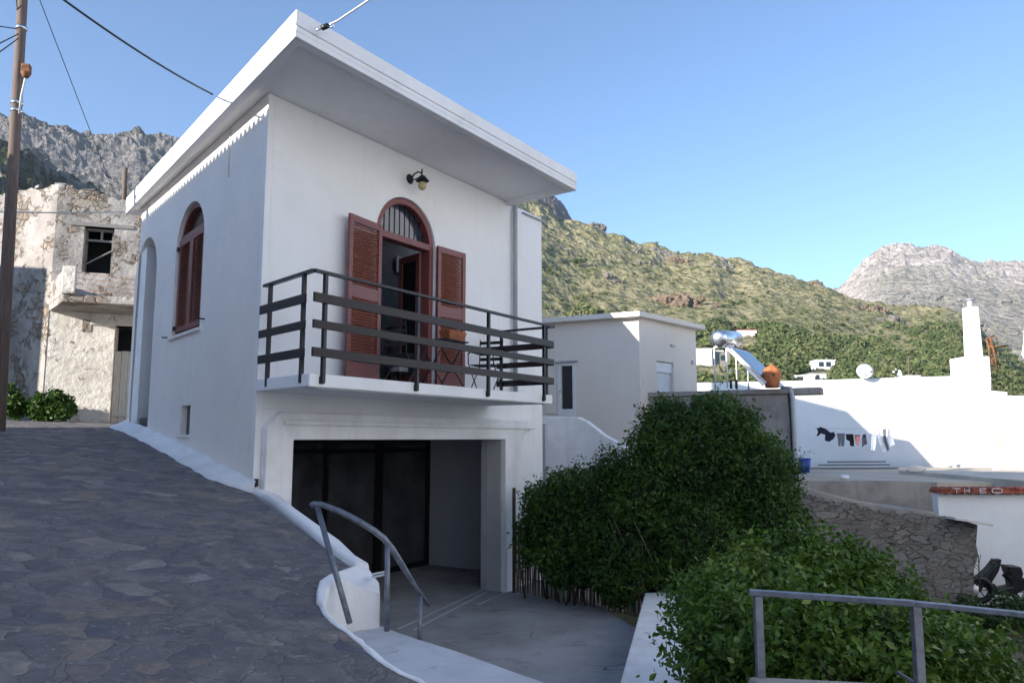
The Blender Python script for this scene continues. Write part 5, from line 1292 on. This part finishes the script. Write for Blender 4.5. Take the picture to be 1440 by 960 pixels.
garment('hanging_trousers', 'thin pale trousers hanging right of the dark blue shirt', 'trousers', [(1226,612),(1233,609),(1232,622),(1230.5,636),(1227.5,635),(1229,620),(1226.5,636),(1225,635)], M['cloth_pale'])
garment('hanging_trousers', 'pale blue trousers slanting down in the right group of laundry', 'trousers', [(1234,609),(1238,607),(1240,618),(1245,632),(1247,636),(1243,637),(1239,628),(1236,619)], M['cloth_pale'])
garment('hanging_towel', 'striped grey towel hanging behind the slanting pale trousers', 'towel', [(1241,604),(1246,602),(1246,615),(1251,632),(1248,634),(1243,622)], M['cloth_grey'], LY+.3)
garment('hanging_shirt', 'grey blue shirt at the right end of the washing line', 'shirt', [(1249,597),(1252,596),(1254,606),(1256.5,618),(1259,625),(1252,628),(1248.5,615)], M['cloth_pale'], LY+.1)
# clutter on the terrace
bk = PY(1130, 655, 27.5)
bu = thing('blue_bucket', 'bright blue plastic bucket beside the grey pipe on the terrace', 'bucket', (bk.x, bk.y, tz_))
MB().lathe(Vector((bk.x, bk.y, tz_)), [(0, .0), (.18, 0), (.25, .50), (.265, .50), (.19, .03), (0, .03)], 16).build('body', M['blue'], bu)
MB().tube([Vector((bk.x-.26, bk.y, tz_+.48)), Vector((bk.x-.14, bk.y-.12, tz_+.62)), Vector((bk.x+.14, bk.y-.12, tz_+.62)), Vector((bk.x+.26, bk.y, tz_+.48))], .008, 5).build('handle', M['steel'], bu)
mb = MB()
for i, (x0, x1, dz, dy) in enumerate(((1135, 1262, .05, 0), (1152, 1250, .17, .3), (1165, 1245, .28, .5))):
    a = PY(x0, 655, 30+dy); b = PY(x1, 657, 30.4+dy); a.z = tz_+dz; b.z = tz_+dz+.0
    o = MB().bar(a, b, .16, .05).build('plank', M['planks'], None, .006); tag(o, ('lowest and longest grey plank', 'middle grey plank', 'topmost and shortest grey plank')[i] + ' of the pile lying on the terrace', 'plank', 'planks on the terrace')
rk_, _ = ico(2)
def rock(name, label, P, sx, sy, sz, mat, sd, cat='stone'):
    g = np.random.default_rng(sd); v = rk_*np.array([sx, sy, sz])*(1+g.normal(0, .08, (len(rk_), 1))) + np.array(P)
    o = np_mesh(name, v, IF, mat); tag(o, label, cat); return o
p = PY(1290, 661, 21.4); p2 = CWl.at(CWl.hit(1290, 660)[0], CWl.hit(1290, 661)[1]+.03, -.1)
rock('stone', 'pale lump of broken concrete on the right end of the grey parapet', tuple(p2), .28, .16, .12, M['cream'], 2)
p = PY(1187, 659, 23); rock('bag', 'small white bag lying on the shaded terrace floor', (p.x, p.y, tz_+.06), .16, .12, .08, M['white'], 5, 'bag')

# ------------------------------------------------------------------ moped beside the white wall
MY = 17.9
mo = thing('moped', 'dark moped with tall windscreen parked against the white wall', 'moped', tuple(PY(1405, 838, MY)))
def mp(x, y, dY=0): return PY(x, y, MY+dY)
def wheel(c, R, name):
    ax_ = Vector((.12, 1, 0)).normalized(); pts_ = []
    x_ = Vector((1, -.12, 0)).normalized(); 
    pts_ = [c + (x_*math.cos(a)+Vector((0,0,1))*math.sin(a))*R for a in np.linspace(0, 2*math.pi, 21)]
    w_ = MB().tube(pts_, .055, 8, False).build(name, M['black'], mo)
    rim = MB().tube([c + (x_*math.cos(a)+Vector((0,0,1))*math.sin(a))*(R-.07) for a in np.linspace(0, 2*math.pi, 17)], .018, 6, False)
    for k in range(6): a = k*math.pi/3; rim.tube([c, c+(x_*math.cos(a)+Vector((0,0,1))*math.sin(a))*(R-.07)], .012, 5)
    rim.build('rim', M['blackmetal'], w_)
wheel(mp(1378, 829, -.1), .25, 'wheel'); wheel(mp(1441, 832, .1), .25, 'wheel')
MB().tube([mp(1378, 829, -.1), mp(1386, 812), mp(1397, 799), mp(1401, 792)], [.03, .035, .03, .025], 8).build('fork', M['blackmetal'], mo)
MB().prism([mp(1378, 822), mp(1376, 814), mp(1384, 808), mp(1394, 798), mp(1401, 789), mp(1409, 792), mp(1405, 804), mp(1398, 815), mp(1392, 826), mp(1384, 826)], (0.02, .28, 0)).build('front_fairing', M['black'], mo, .03)
MB().tube([mp(1394, 793, -.25), mp(1400, 790), mp(1409, 795, .35)], .018, 8).build('handlebar', M['blackmetal'], mo)
MB().prism([mp(1397, 792), mp(1397, 786), mp(1409, 786), mp(1408, 793)], (0.02, .16, 0)).build('dashboard', M['black'], mo, .02)
MB().prism([mp(1392, 826), mp(1400, 836), mp(1425, 838), mp(1448, 826), mp(1449, 815), mp(1428, 816), mp(1421, 808), mp(1424, 824), mp(1404, 828), mp(1400, 820)], (0.02, .30, 0)).build('body', M['black'], mo, .03)
MB().prism([mp(1416, 811), mp(1420, 807), mp(1426, 812), mp(1446, 814), mp(1446, 819), mp(1424, 818)], (0.02, .26, 0)).build('seat', M['cloth_black'], mo, .03)
MB().prism([mp(1418, 796), mp(1437, 797), mp(1440, 806), mp(1438, 813), mp(1424, 812), mp(1420, 804)], (0.03, .36, 0)).build('top_box', M['black'], mo, .03)
MB().lathe(mp(1374, 830, -.25), [(0, 0), (.06, .01), (.10, .05)], 12, (0, 1, 0)).build('headlight', M['alu'], mo)
# dry sapling in front of the moped
ds_ = thing('bare_sapling', 'thin bare sapling growing between the stone wall end and the moped', 'plant', tuple(PY(1378, 825, 16.4)))
mb = MB(); b = PY(1378, 832, 16.4); t2 = PY(1376, 780, 16.4); mb.tube([b, t2], [.02, .008], 5)
for k in range(9):
    f_ = .25+k*.08; p_ = b.lerp(t2, f_); q_ = p_ + Vector((random.uniform(-.2,.2), random.uniform(-.2,.2), random.uniform(.08,.22))); mb.tube([p_, q_], .006, 4)
mb.build('twigs', M['bark'], ds_)

def far_house(name, label, px0, px1, py0, py1, Y, mat, roofmat=None, dep=6, win=()):
    Y = float(hillpoint((px0+px1)/2, py1+3)[1])
    a = PY(px0, py1, Y); b = PY(px1, py0, Y)
    t_ = thing(name, label, 'house', (a.x, Y, a.z))
    MB().box((a.x, Y, a.z-3), (b.x, Y+dep, b.z)).build('walls', mat, t_)
    MB().box((a.x-.15, Y-.15, b.z+.002), (b.x+.15, Y+dep+.15, b.z+.22)).build('roof', roofmat or mat, t_)
    for (wx, wy, ww, wh) in win:
        c = PY(wx, wy, Y); MB().box((c.x-ww/2, Y-.04, c.z-wh/2), (c.x+ww/2, Y-.002, c.z+wh/2)).build('window', M['glassdark'], t_)
    return t_
far_house('hillside_house', 'white house seen between the cream house and the solar heater legs', 962, 1001, 491, 512, 95, M['white'])
far_house('hillside_house', 'dark open sided house seen through the solar heater legs', 1002, 1026, 494, 512, 97, M['planks'], M['white'], win=((1008,503,1.2,1.2), (1017,503,1.2,1.2)))
far_house('hillside_house', 'white villa among the trees, left of the satellite dish', 1148, 1174, 507, 518, 190, M['white'], win=((1155,512,1.2,1.2), (1165,512,1.2,1.2)))
far_house('hillside_house', 'low pale annex just left of the white villa', 1131, 1147, 513, 518, 188, M['white'])
far_house('hillside_house', 'long low white house just above the end of the collector', 1117, 1146, 529, 540, 120, M['cream'], M['white'], win=((1125,533,1.2,.9),))
far_house('hillside_house', 'small grey block rising from the long low white house', 1142, 1162, 525, 540, 122, M['cream'], M['planks'], win=((1148,530,1.2,.9),))
far_house('hillside_house', 'low house with faded red roof above the solar tank', 1036, 1064, 464, 470, 300, M['cream'], M['tile'])
ch_ = PY(1266, 530, 110); cha = thing('small_chapel', 'tiny white gabled chapel roof peeping over the long white wall', 'chapel', tuple(ch_))
Yc = float(hillpoint(1266, 533)[1])
a, b, c = PY(1257, 536, Yc), PY(1275, 536, Yc), PY(1266, 520, Yc)
MB().prism([a, b, PY(1272, 529, Yc), c, PY(1260, 529, Yc)], (0, 5, 0)).build('walls', M['white'], cha)
MB().bar(c+Vector((0,2,0)), c+Vector((0,2,.5)), .12, .12).bar(c+Vector((-.2,2,.35)), c+Vector((.2,2,.35)), .1, .1).build('cross', M['white'], cha)
far_house('hillside_house', 'low beige house right of the tiny chapel', 1276, 1300, 529, 540, 112, M['cream'], M['white'])
gp = 'far utility poles in the wood'
for i, (px, y0, y1, Y, lb) in enumerate(((1105, 498, 530, 150, 'far wooden pole left of the white villa, nearest the clay pot'), (1124, 500, 516, 160, 'far wooden pole just left of the white villa'), (1278, 500, 535, 130, 'far wooden pole rising right of the tiny chapel'), (1242, 503, 525, 140, 'far wooden pole between the satellite dish and the chapel'), (829, 405, 435, 180, 'thin far pole on the grassy slope above the cream house'))):
    Y = float(hillpoint(px, y1)[1])
    u = thing('far_pole', lb, 'utility pole', tuple(PY(px, y1, Y)), gp)
    MB().tube([PY(px, y1+8, Y), PY(px, y0, Y)], .12, 6).build('pole', M['polewood'], u); MB().bar(PY(px-3, y0+2, Y), PY(px+3, y0+2, Y), .12, .12).build('crossarm', M['polewood'], u)
# round bush and other features on the hill
P = hillpoint(812, 374); g = np.random.default_rng(4)
cs = np.array([P + np.array([g.normal(0, 1.6), g.normal(0, .8), 1.0+abs(g.normal(0, .6))]) for _ in range(26)]); V_, F_, T_ = crowns(cs, np.full((26, 3), 1.2), 9)
o = np_mesh('round_bush', V_, F_, M['canopy'], attr=T_*.25); tag(o, 'single round dark green bush alone on the grassy hillside', 'bush')
g_ = 'rock outcrops on the hillside'
for i, (px, py, s_, lb) in enumerate(((945, 425, 9.0, 'large brown cliff outcrop with a shaded right face on the hillside'), (890, 355, 5.0, 'rock outcrop just below the skyline of the hillside'), (863, 395, 4.5, 'broken grey rock band right of the round bush'), (905, 372, 3.5, 'pale boulder group near the hillside skyline'), (955, 372, 6, 'reddish rocks on the skyline above the cliff outcrop'), (1145, 400, 4.5, 'brown rock knob at the right end of the skyline'), (1225, 436, 5, 'orange brown crag on the low ridge under the far mountain'), (1260, 452, 5, 'pale earthy rocks below the crag on the low ridge'), (838, 306, 5.5, 'jagged rocks on the skyline under the dark ridge'), (1010, 375, 5, 'grey rocks along the middle of the skyline'))):
    P = hillpoint(px, py); r4 = np.random.default_rng(50+i); n = 22 if s_ > 5 else 14
    vv = []; ff = []; b = 0
    V3, F3 = ico(3)
    for k in range(n):
        c = P + np.array([r4.normal(0, s_*.75), r4.normal(0, s_*.3), r4.normal(0, s_*.2)-s_*.12]); sc = s_*r4.uniform(.14, .46)
        ph = r4.uniform(0, 6, 3); dsp = 1+.25*np.sin(V3[:,0:1]*5+ph[0])*np.sin(V3[:,1:2]*6+ph[1])+.12*np.sin(V3[:,2:3]*13+ph[2])+r4.normal(0, .06, (len(V3), 1))
        vv.append(V3*dsp*sc*np.array([1, .9, .85]) + c); ff.append(F3+b); b += len(V3)
    o = np_mesh('rock_outcrop', np.vstack(vv), np.vstack(ff), M['rockbrown'] if i in (0, 4, 5, 6) else M['rockgrey']); tag(o, lb, 'rock', g_)
# ================================================================== PLANTS
def leaves(C_, N_, size, g, aspect=.45, six=False):
    """oriented folded leaves. C_: (n,3) centres, N_: (n,3) facing direction, size (n,)"""
    n = len(C_); N_ = N_/np.linalg.norm(N_, axis=1, keepdims=True)
    R_ = g.normal(0, 1, (n, 3)); D = R_ - (R_*N_).sum(1, keepdims=True)*N_; D /= np.linalg.norm(D, axis=1, keepdims=True)
    Sx_ = np.cross(N_, D); s = size[:,None]
    fold = .22*s
    if not six:
        v = np.stack([C_-D*s*.5, C_+Sx_*s*aspect*.5+N_*fold*.4, C_+D*s*.5, C_-Sx_*s*aspect*.5+N_*fold*.4], 1)
        F_ = np.array([[0,1,2],[0,2,3]]); k = 4
    else:
        v = np.stack([C_-D*s*.5, C_-D*s*.1+Sx_*s*aspect*.52+N_*fold*.35, C_+D*s*.22+Sx_*s*aspect*.4+N_*fold*.25, C_+D*s*.55-N_*fold*.3, C_+D*s*.22-Sx_*s*aspect*.4+N_*fold*.25, C_-D*s*.1-Sx_*s*aspect*.52+N_*fold*.35, C_+D*s*.1], 1)
        F_ = np.array([[0,1,6],[1,2,6],[2,3,6],[6,3,4],[6,4,5],[0,6,5]]); k = 7
    Fc = (F_[None]+(np.arange(n)*k)[:,None,None]).reshape(-1, 3)
    return v.reshape(-1, 3), Fc, k
def clumpn(P, f=2.2): return .5+.25*np.sin(P[:,0]*f*1.7+1.3*np.sin(P[:,2]*f*2.1))+.25*np.sin(P[:,2]*f*2.3+P[:,1]*f+1.7*np.sin(P[:,0]*f*1.1))
def shell(blobs, n, g, inner=.72, outer=1.05, weights=None):
    """points in the outer shell of a union of ellipsoids; returns pts, normals"""
    B = np.array([list(b[0])+list(b[1]) for b in blobs]); vol = (B[:,3]*B[:,5]+B[:,3]*B[:,4]); pr = vol/vol.sum()
    k = g.choice(len(B), n, p=pr); d = g.normal(0, 1, (n, 3)); d /= np.linalg.norm(d, axis=1, keepdims=True)
    lump = 1+.19*np.sin(d[:,0]*7+k)*np.sin(d[:,2]*8+k*2)+.08*np.sin(d[:,1]*15+k)*np.sin(d[:,0]*17+k)
    rad = g.uniform(inner, outer, n)**.6*lump
    P = B[k,:3] + d*rad[:,None]*B[k,3:]; N = d/B[k,3:]; N /= np.linalg.norm(N, axis=1, keepdims=True)
    keep = np.ones(n, bool)
    for j in range(len(B)):
        q_ = (((P-B[j,:3])/B[j,3:])**2).sum(1); keep &= (q_ > .55) | (k == j)
    return P[keep], N[keep], rad[keep]
def bush(name, blobs, n, size, mat, parent, g, six=False, shoots=0, shoot_len=.4, aspect=.45, clip=None, clump=.12, core=None, wild=.8, extra=None):
    P, N, rad = shell(blobs, n//7, g)
    # every point becomes a spray of leaves
    m = 7; P = np.repeat(P, m, 0) + g.normal(0, clump, (len(P)*m, 3)); N = np.repeat(N, m, 0); base = np.repeat(g.uniform(0, .7, len(rad)), m)
    if shoots:
        SP, SN, _ = shell(blobs, shoots, g, .95, 1.02)
        up = np.array([0, 0, 1.0]); L_ = g.uniform(.4, 1, len(SP))*shoot_len; D = SN*.8+up*.7+g.normal(0, .35, SN.shape); D /= np.linalg.norm(D, axis=1, keepdims=True)
        q_ = 12; tt = np.linspace(.05, 1, q_)[None,:,None]
        X = (SP[:,None]+D[:,None]*L_[:,None,None]*tt + np.array([0,0,-1])*(tt**2)*L_[:,None,None]*.35).reshape(-1, 3) + g.normal(0, .02, (len(SP)*q_, 3))
        P = np.vstack([P, X]); N = np.vstack([N, np.repeat(SN, q_, 0)]); base = np.r_[base, np.repeat(g.uniform(.3, .8, len(SP)), q_)]
    if clip is not None: kp = clip(P); P, N, base = P[kp], N[kp], base[kp]
    if extra is not None: P = np.vstack([P, extra]); N = np.vstack([N, g.normal(0, 1, extra.shape)]); base = np.r_[base, g.uniform(.1, .8, len(extra))]
    Nn = N*.6 + np.array([0, 0, .5]) + g.normal(0, wild, N.shape)
    s = g.uniform(.45, 1.4, len(P))*size
    V, Fc, k = leaves(P, Nn, s, g, aspect, six)
    tint = np.clip(base*.55 + .45*clumpn(P) + g.normal(0, .1, len(P)), 0, .88); rare = g.uniform(0, 1, len(P)); tint[rare > .985] = 1.0
    o = np_mesh(name, V, Fc, mat, parent, attr=np.repeat(tint, k))
    return o
# big hedge climbing over a cane fence
g = np.random.default_rng(77)
def ell(px, py, Y, rx, rz, ry, q=.90): c = PY(px, py, Y); return ((c.x, c.y, c.z), (rx*Y/F*q, ry*q, rz*Y/F*q))
hb = [ell(985, 660, 12.6, 92, 100, 1.0), ell(940, 620, 12.8, 52, 62, .8), ell(1010, 608, 12.7, 55, 50, .8), ell(1062, 680, 12.2, 62, 82, .8), ell(905, 700, 12.5, 70, 70, .8),
      ell(860, 722, 12.6, 75, 82, .7), ell(800, 735, 12.8, 62, 82, .6), ell(757, 745, 13.0, 30, 66, .45), ell(985, 770, 11.9, 90, 85, .8), ell(890, 790, 12.1, 80, 70, .6), ell(1090, 745, 11.6, 42, 60, .7), ell(820, 790, 12.5, 70, 50, .45)]
hedge = thing('hedge', 'tall dark green climbing hedge with a rounded crest, grown over the cane fence', 'hedge', (1.9, 12.5, 0))
bush('foliage', hb, 130000, .068, M['leaf_dark'], hedge, g, False, 900, .36, clump=.06, clip=lambda P: P[:,2] > .30+.28*np.sin(P[:,0]*5)*np.sin(P[:,0]*2.3+1), wild=.9)
# inner stems, and a dark core with the inner shade put into its colour
def core_mesh(name, blobs, mat, parent, f=.8):
    mb_v = []; mb_f = []; b = 0; V3, F3 = ico(3)
    for i, (c, r_) in enumerate(blobs):
        mb_v.append(V3*(1+.12*np.sin(V3[:,0:1]*6+i)*np.sin(V3[:,2:3]*7))*np.array(r_)*f+np.array(c)); mb_f.append(F3+b); b += len(V3)
    return np_mesh(name, np.vstack(mb_v), np.vstack(mb_f), mat, parent)
tw = m_simple('dark_core_shade', (.012,.022,.008), .95, 0, .3, 20)
core_mesh('dark_core', [(c, (r_[0], r_[1], r_[2])) for c, r_ in hb], tw, hedge, .74)
mb = MB(); r5 = random.Random(6)
for k in range(40):
    c, r_ = hb[r5.randrange(len(hb))]; x = c[0]+r5.uniform(-.8,.8)*r_[0]; y = c[1]-r_[1]*.5
    mb.tube([(x, y+.2, 0), (x+r5.uniform(-.2,.2), y, .7), (x+r5.uniform(-.4,.4), y, 1.4)], [.02, .014, .008], 5)
mb.build('stems', M['bark'], hedge)
# cane fence at its foot
cf = thing('cane_fence', 'low fence of dry upright canes along the yard under the hedge', 'fence', (h_edge[1].x, h_edge[1].y, 0))
mb = MB(); pts_ = [h_edge[0], h_edge[1], h_edge[2]]; r5 = random.Random(12)
for a, b in zip(pts_[:-1], pts_[1:]):
    L_ = (b-a).length; n = int(L_/.024)
    for i in range(n):
        p_ = a.lerp(b, i/n) + Vector((r5.uniform(-.012,.012), r5.uniform(-.012,.012)+.02, 0)); h_ = r5.uniform(.75, 1.15)
        mb.tube([p_, p_+Vector((r5.uniform(-.02,.02), r5.uniform(-.02,.02), h_))], .010, 5, False)
mb.build('canes', M['cane'], cf)
mb = MB()
for z in (.25, .7): mb.tube([h_edge[0]+Vector((0,-.02,z)), h_edge[1]+Vector((0,-.02,z)), h_edge[2]+Vector((0,-.02,z))], .008, 5)
mb.build('binding_wire', M['rust'], cf)
MB().tube([h_edge[0]+Vector((-.05,-.03,0)), h_edge[0]+Vector((-.05,-.03,1.75))], .03, 8).build('end_post', M['bark'], cf)
# hedge leaves hanging in front of the canes
# foreground bush
g = np.random.default_rng(5)
fb_ = [ell(1115, 852, 6.4, 116, 84, .9), ell(1050, 868, 6.0, 74, 60, .7), ell(1172, 856, 6.6, 86, 70, .9), ell(1235, 896, 6.2, 74, 54, .8), ell(1312, 925, 5.8, 66, 38, .7),
       ell(1040, 900, 5.6, 50, 46, .5), ell(1100, 920, 5.2, 130, 70, .6), ell(1230, 930, 5.0, 130, 60, .6), ell(1360, 965, 5.2, 50, 34, .5), ell(1050, 955, 5.0, 52, 44, .45)]
fbush = thing('leafy_bush', 'bright green leafy bush spilling over the low white wall in the foreground', 'bush', (2.4, 6, .25))
# sprigs trailing over the white wall
tr = [PY(975, 842, 7.3), PY(925, 838, 7.9)]
sprigs = [((985,850,7.0),(925,835,7.6)), ((1000,860,6.6),(935,846,7.2)), ((985,870,6.4),(912,905,6.1)), ((990,880,6.2),(925,915,5.9)), ((990,900,6.0),(950,930,5.6)), ((1000,890,6),(918,900,6.0)), ((985,840,7.2),(940,829,7.7)), ((1000,830,7.2),(955,850,7.0))]
C_ = []; 
for a, b in sprigs:
    a, b = PY(*a), PY(*b)
    for k in range(46):
        f_ = k/46; p_ = a.lerp(b, f_)+Vector((0,0,.10*math.sin(f_*3.1))); C_.append([p_.x+g.normal(0,.025), p_.y+g.normal(0,.03), p_.z+g.normal(0,.025)])
SPR = np.array(C_)
bush('foliage', fb_, 100000, .051, M['leaf_fresh'], fbush, g, True, 2600, .38, .50, clump=.05, wild=1.0, extra=SPR)
core_mesh('dark_core', fb_, tw, fbush, .70)
mb = MB(); r5 = random.Random(16)
for k in range(46):
    c, r_ = fb_[r5.randrange(len(fb_))]; a = Vector((c[0]+r5.uniform(-.6,.6)*r_[0], c[1], .2)); b = Vector((c[0]+r5.uniform(-1,1)*r_[0], c[1]-r_[1]*.9, c[2]+r5.uniform(-.2,.7)*r_[2]))
    m_ = a.lerp(b, .5)+Vector((r5.uniform(-.15,.15), -.1, .1)); mb.tube([a, m_, b], [.014, .010, .004], 5)
mb.build('stems', M['bark'], fbush)
# tall weeds and low growth on the ground right of the bush
g = np.random.default_rng(8); n = 15000
X = g.uniform(3.2, 15, n); Y = g.uniform(8.5, 17, n); nz = np.sin(X*1.7+np.sin(Y*1.3)*2)*np.sin(Y*1.1+X*.3)
kp = (nz > -.35+ (Y < 13)*.5) & (Y < 16.6) & ~((X > 6.5+(15-Y)*.4) & (Y < 13.5) & (g.uniform(0, 1, n) > .18)); X, Y = X[kp], Y[kp]
hgt_ = g.uniform(.02, .42, len(X))*(.6+.7*np.clip(nz[kp], 0, 1)) + .45*(Y > 15.4)*g.uniform(0, 1, len(X))*(X < 10)
X2 = g.uniform(9.0, 13.5, 5200); Y2 = g.uniform(16.6, 17.6, 5200); X = np.r_[X, X2]; Y = np.r_[Y, Y2]; hgt_ = np.r_[hgt_, g.uniform(0, .62, 5200)*(.6+.4*np.sin(X2*6))]
C_ = np.stack([X, Y, -1.3+hgt_], -1); V, Fc, k = leaves(C_, g.normal(0, .7, C_.shape)+np.array([0,-.3,.8]), g.uniform(.06, .16, len(C_)), g, .45, False)
o = np_mesh('weeds', V, Fc, M['leaf_weed'], None, attr=np.repeat(g.uniform(0, .9, len(C_)), k)); tag(o, kind='stuff')
for i, (x, y, s_, lb) in enumerate(((PY(1425, 880, 9.5).x, 9.5, .28, 'flat pale stone lying on the earth near the right edge'), (PY(1395, 905, 9).x, 9.0, .16, 'small grey stone on the earth below the moped'))):
    rock('ground_stone', lb, (x, y, -1.24), s_, s_*.8, s_*.4, M['grey_render'], 30+i)
# weedy shrubs at the foot of the ruined house
g = np.random.default_rng(9)
for lb, bl, n in (('low leafy shrub at the foot of the ruined house, the one beside the shaded corner', [ell(72, 570, 17.6, 26, 17, .35), ell(62, 578, 17.5, 18, 12, .3), ell(86, 577, 17.5, 15, 11, .3)], 5200), ('low leafy shrub at the left edge of the picture, behind the utility pole', [ell(5, 562, 17.5, 22, 16, .35), ell(22, 572, 17.4, 15, 12, .3), ell(-15, 560, 17.6, 24, 18, .35)], 5200)):
    t_ = thing('low_shrub', lb, 'shrub', (bl[0][0][0], bl[0][0][1], 2.9), 'shrubs by the ruined house'); bush('foliage', bl, n, .13, M['leaf_dark'], t_, g, False, 40, .18, clump=.05)
    core_mesh('dark_core', bl, tw, t_, .6); 
    c = bl[0][0]; MB().tube([(c[0], c[1], 2.75), (c[0]+.05, c[1], 3.1)], [.04, .02], 6).build('stem', M['bark'], t_)

# ------------------------------------------------------------------ foreground railing on its low wall
fw = thing('roadside_kerb', 'low grey concrete kerb carrying the foreground railing, mostly under leaves', 'kerb', (1.6, 3.9, 0))
kz = PY(1100, 960, 3.9).z
MB().prism([Vector((PY(1052, 945, 4.0).x, 4.02, kz)), Vector((1.2, 3.70, kz)), Vector((5, 3.25, kz-.03)), Vector((5, 3.5, kz-.03))], (0,0,-1.5)).build('kerb', M['grey_render'], fw, .02)
fr_ = thing('street_railing', 'blue grey metal railing crossing the lower right corner in front of the bush', 'railing', (PY(1287, 960, 3.7).x, 3.7, kz))
ra_ = [PY(1054, 832, 4.0), PY(1100, 834, 3.98), PY(1190, 839, 3.85), PY(1287, 848, 3.70), PY(1440, 862, 3.52), PY(1560, 876, 3.4)]
for a, b, nm in ((0, 3, 'top_rail'), (3, 5, 'top_rail')):
    for p_, q_ in ((ra_[a], ra_[b]),): MB().bar(p_, q_, .045, .026 if a == 0 else .022).build(nm, M['railpaint'], fr_, .004)
MB().bar(ra_[0]+Vector((.04,0,-.016)), Vector((ra_[0].x+.04, ra_[0].y, kz-.05)), .04, .04, (0,1,0)).build('post', M['railpaint'], fr_, .003)
MB().bar(ra_[3]+Vector((0,0,-.012)), Vector((ra_[3].x, ra_[3].y, kz-.3)), .04, .04, (0,1,0)).build('post', M['railpaint'], fr_, .003)
MB().tube([PY(1262, 945, 3.85), PY(1287, 960, 3.72)], .008, 6).build('brace', M['railpaint'], fr_)
bs_ = thing('stair_handrail', 'short end of a blue metal handrail poking out between hedge and bush', 'handrail', tuple(PY(1130, 760, 9)))
MB().bar(PY(1122, 744, 9), PY(1146, 760, 8.6), .04, .03).build('rail', M['railpaint'], bs_); MB().bar(PY(1126, 748, 9), PY(1126, 790, 9), .035, .035, (0,1,0)).build('post', M['railpaint'], bs_)
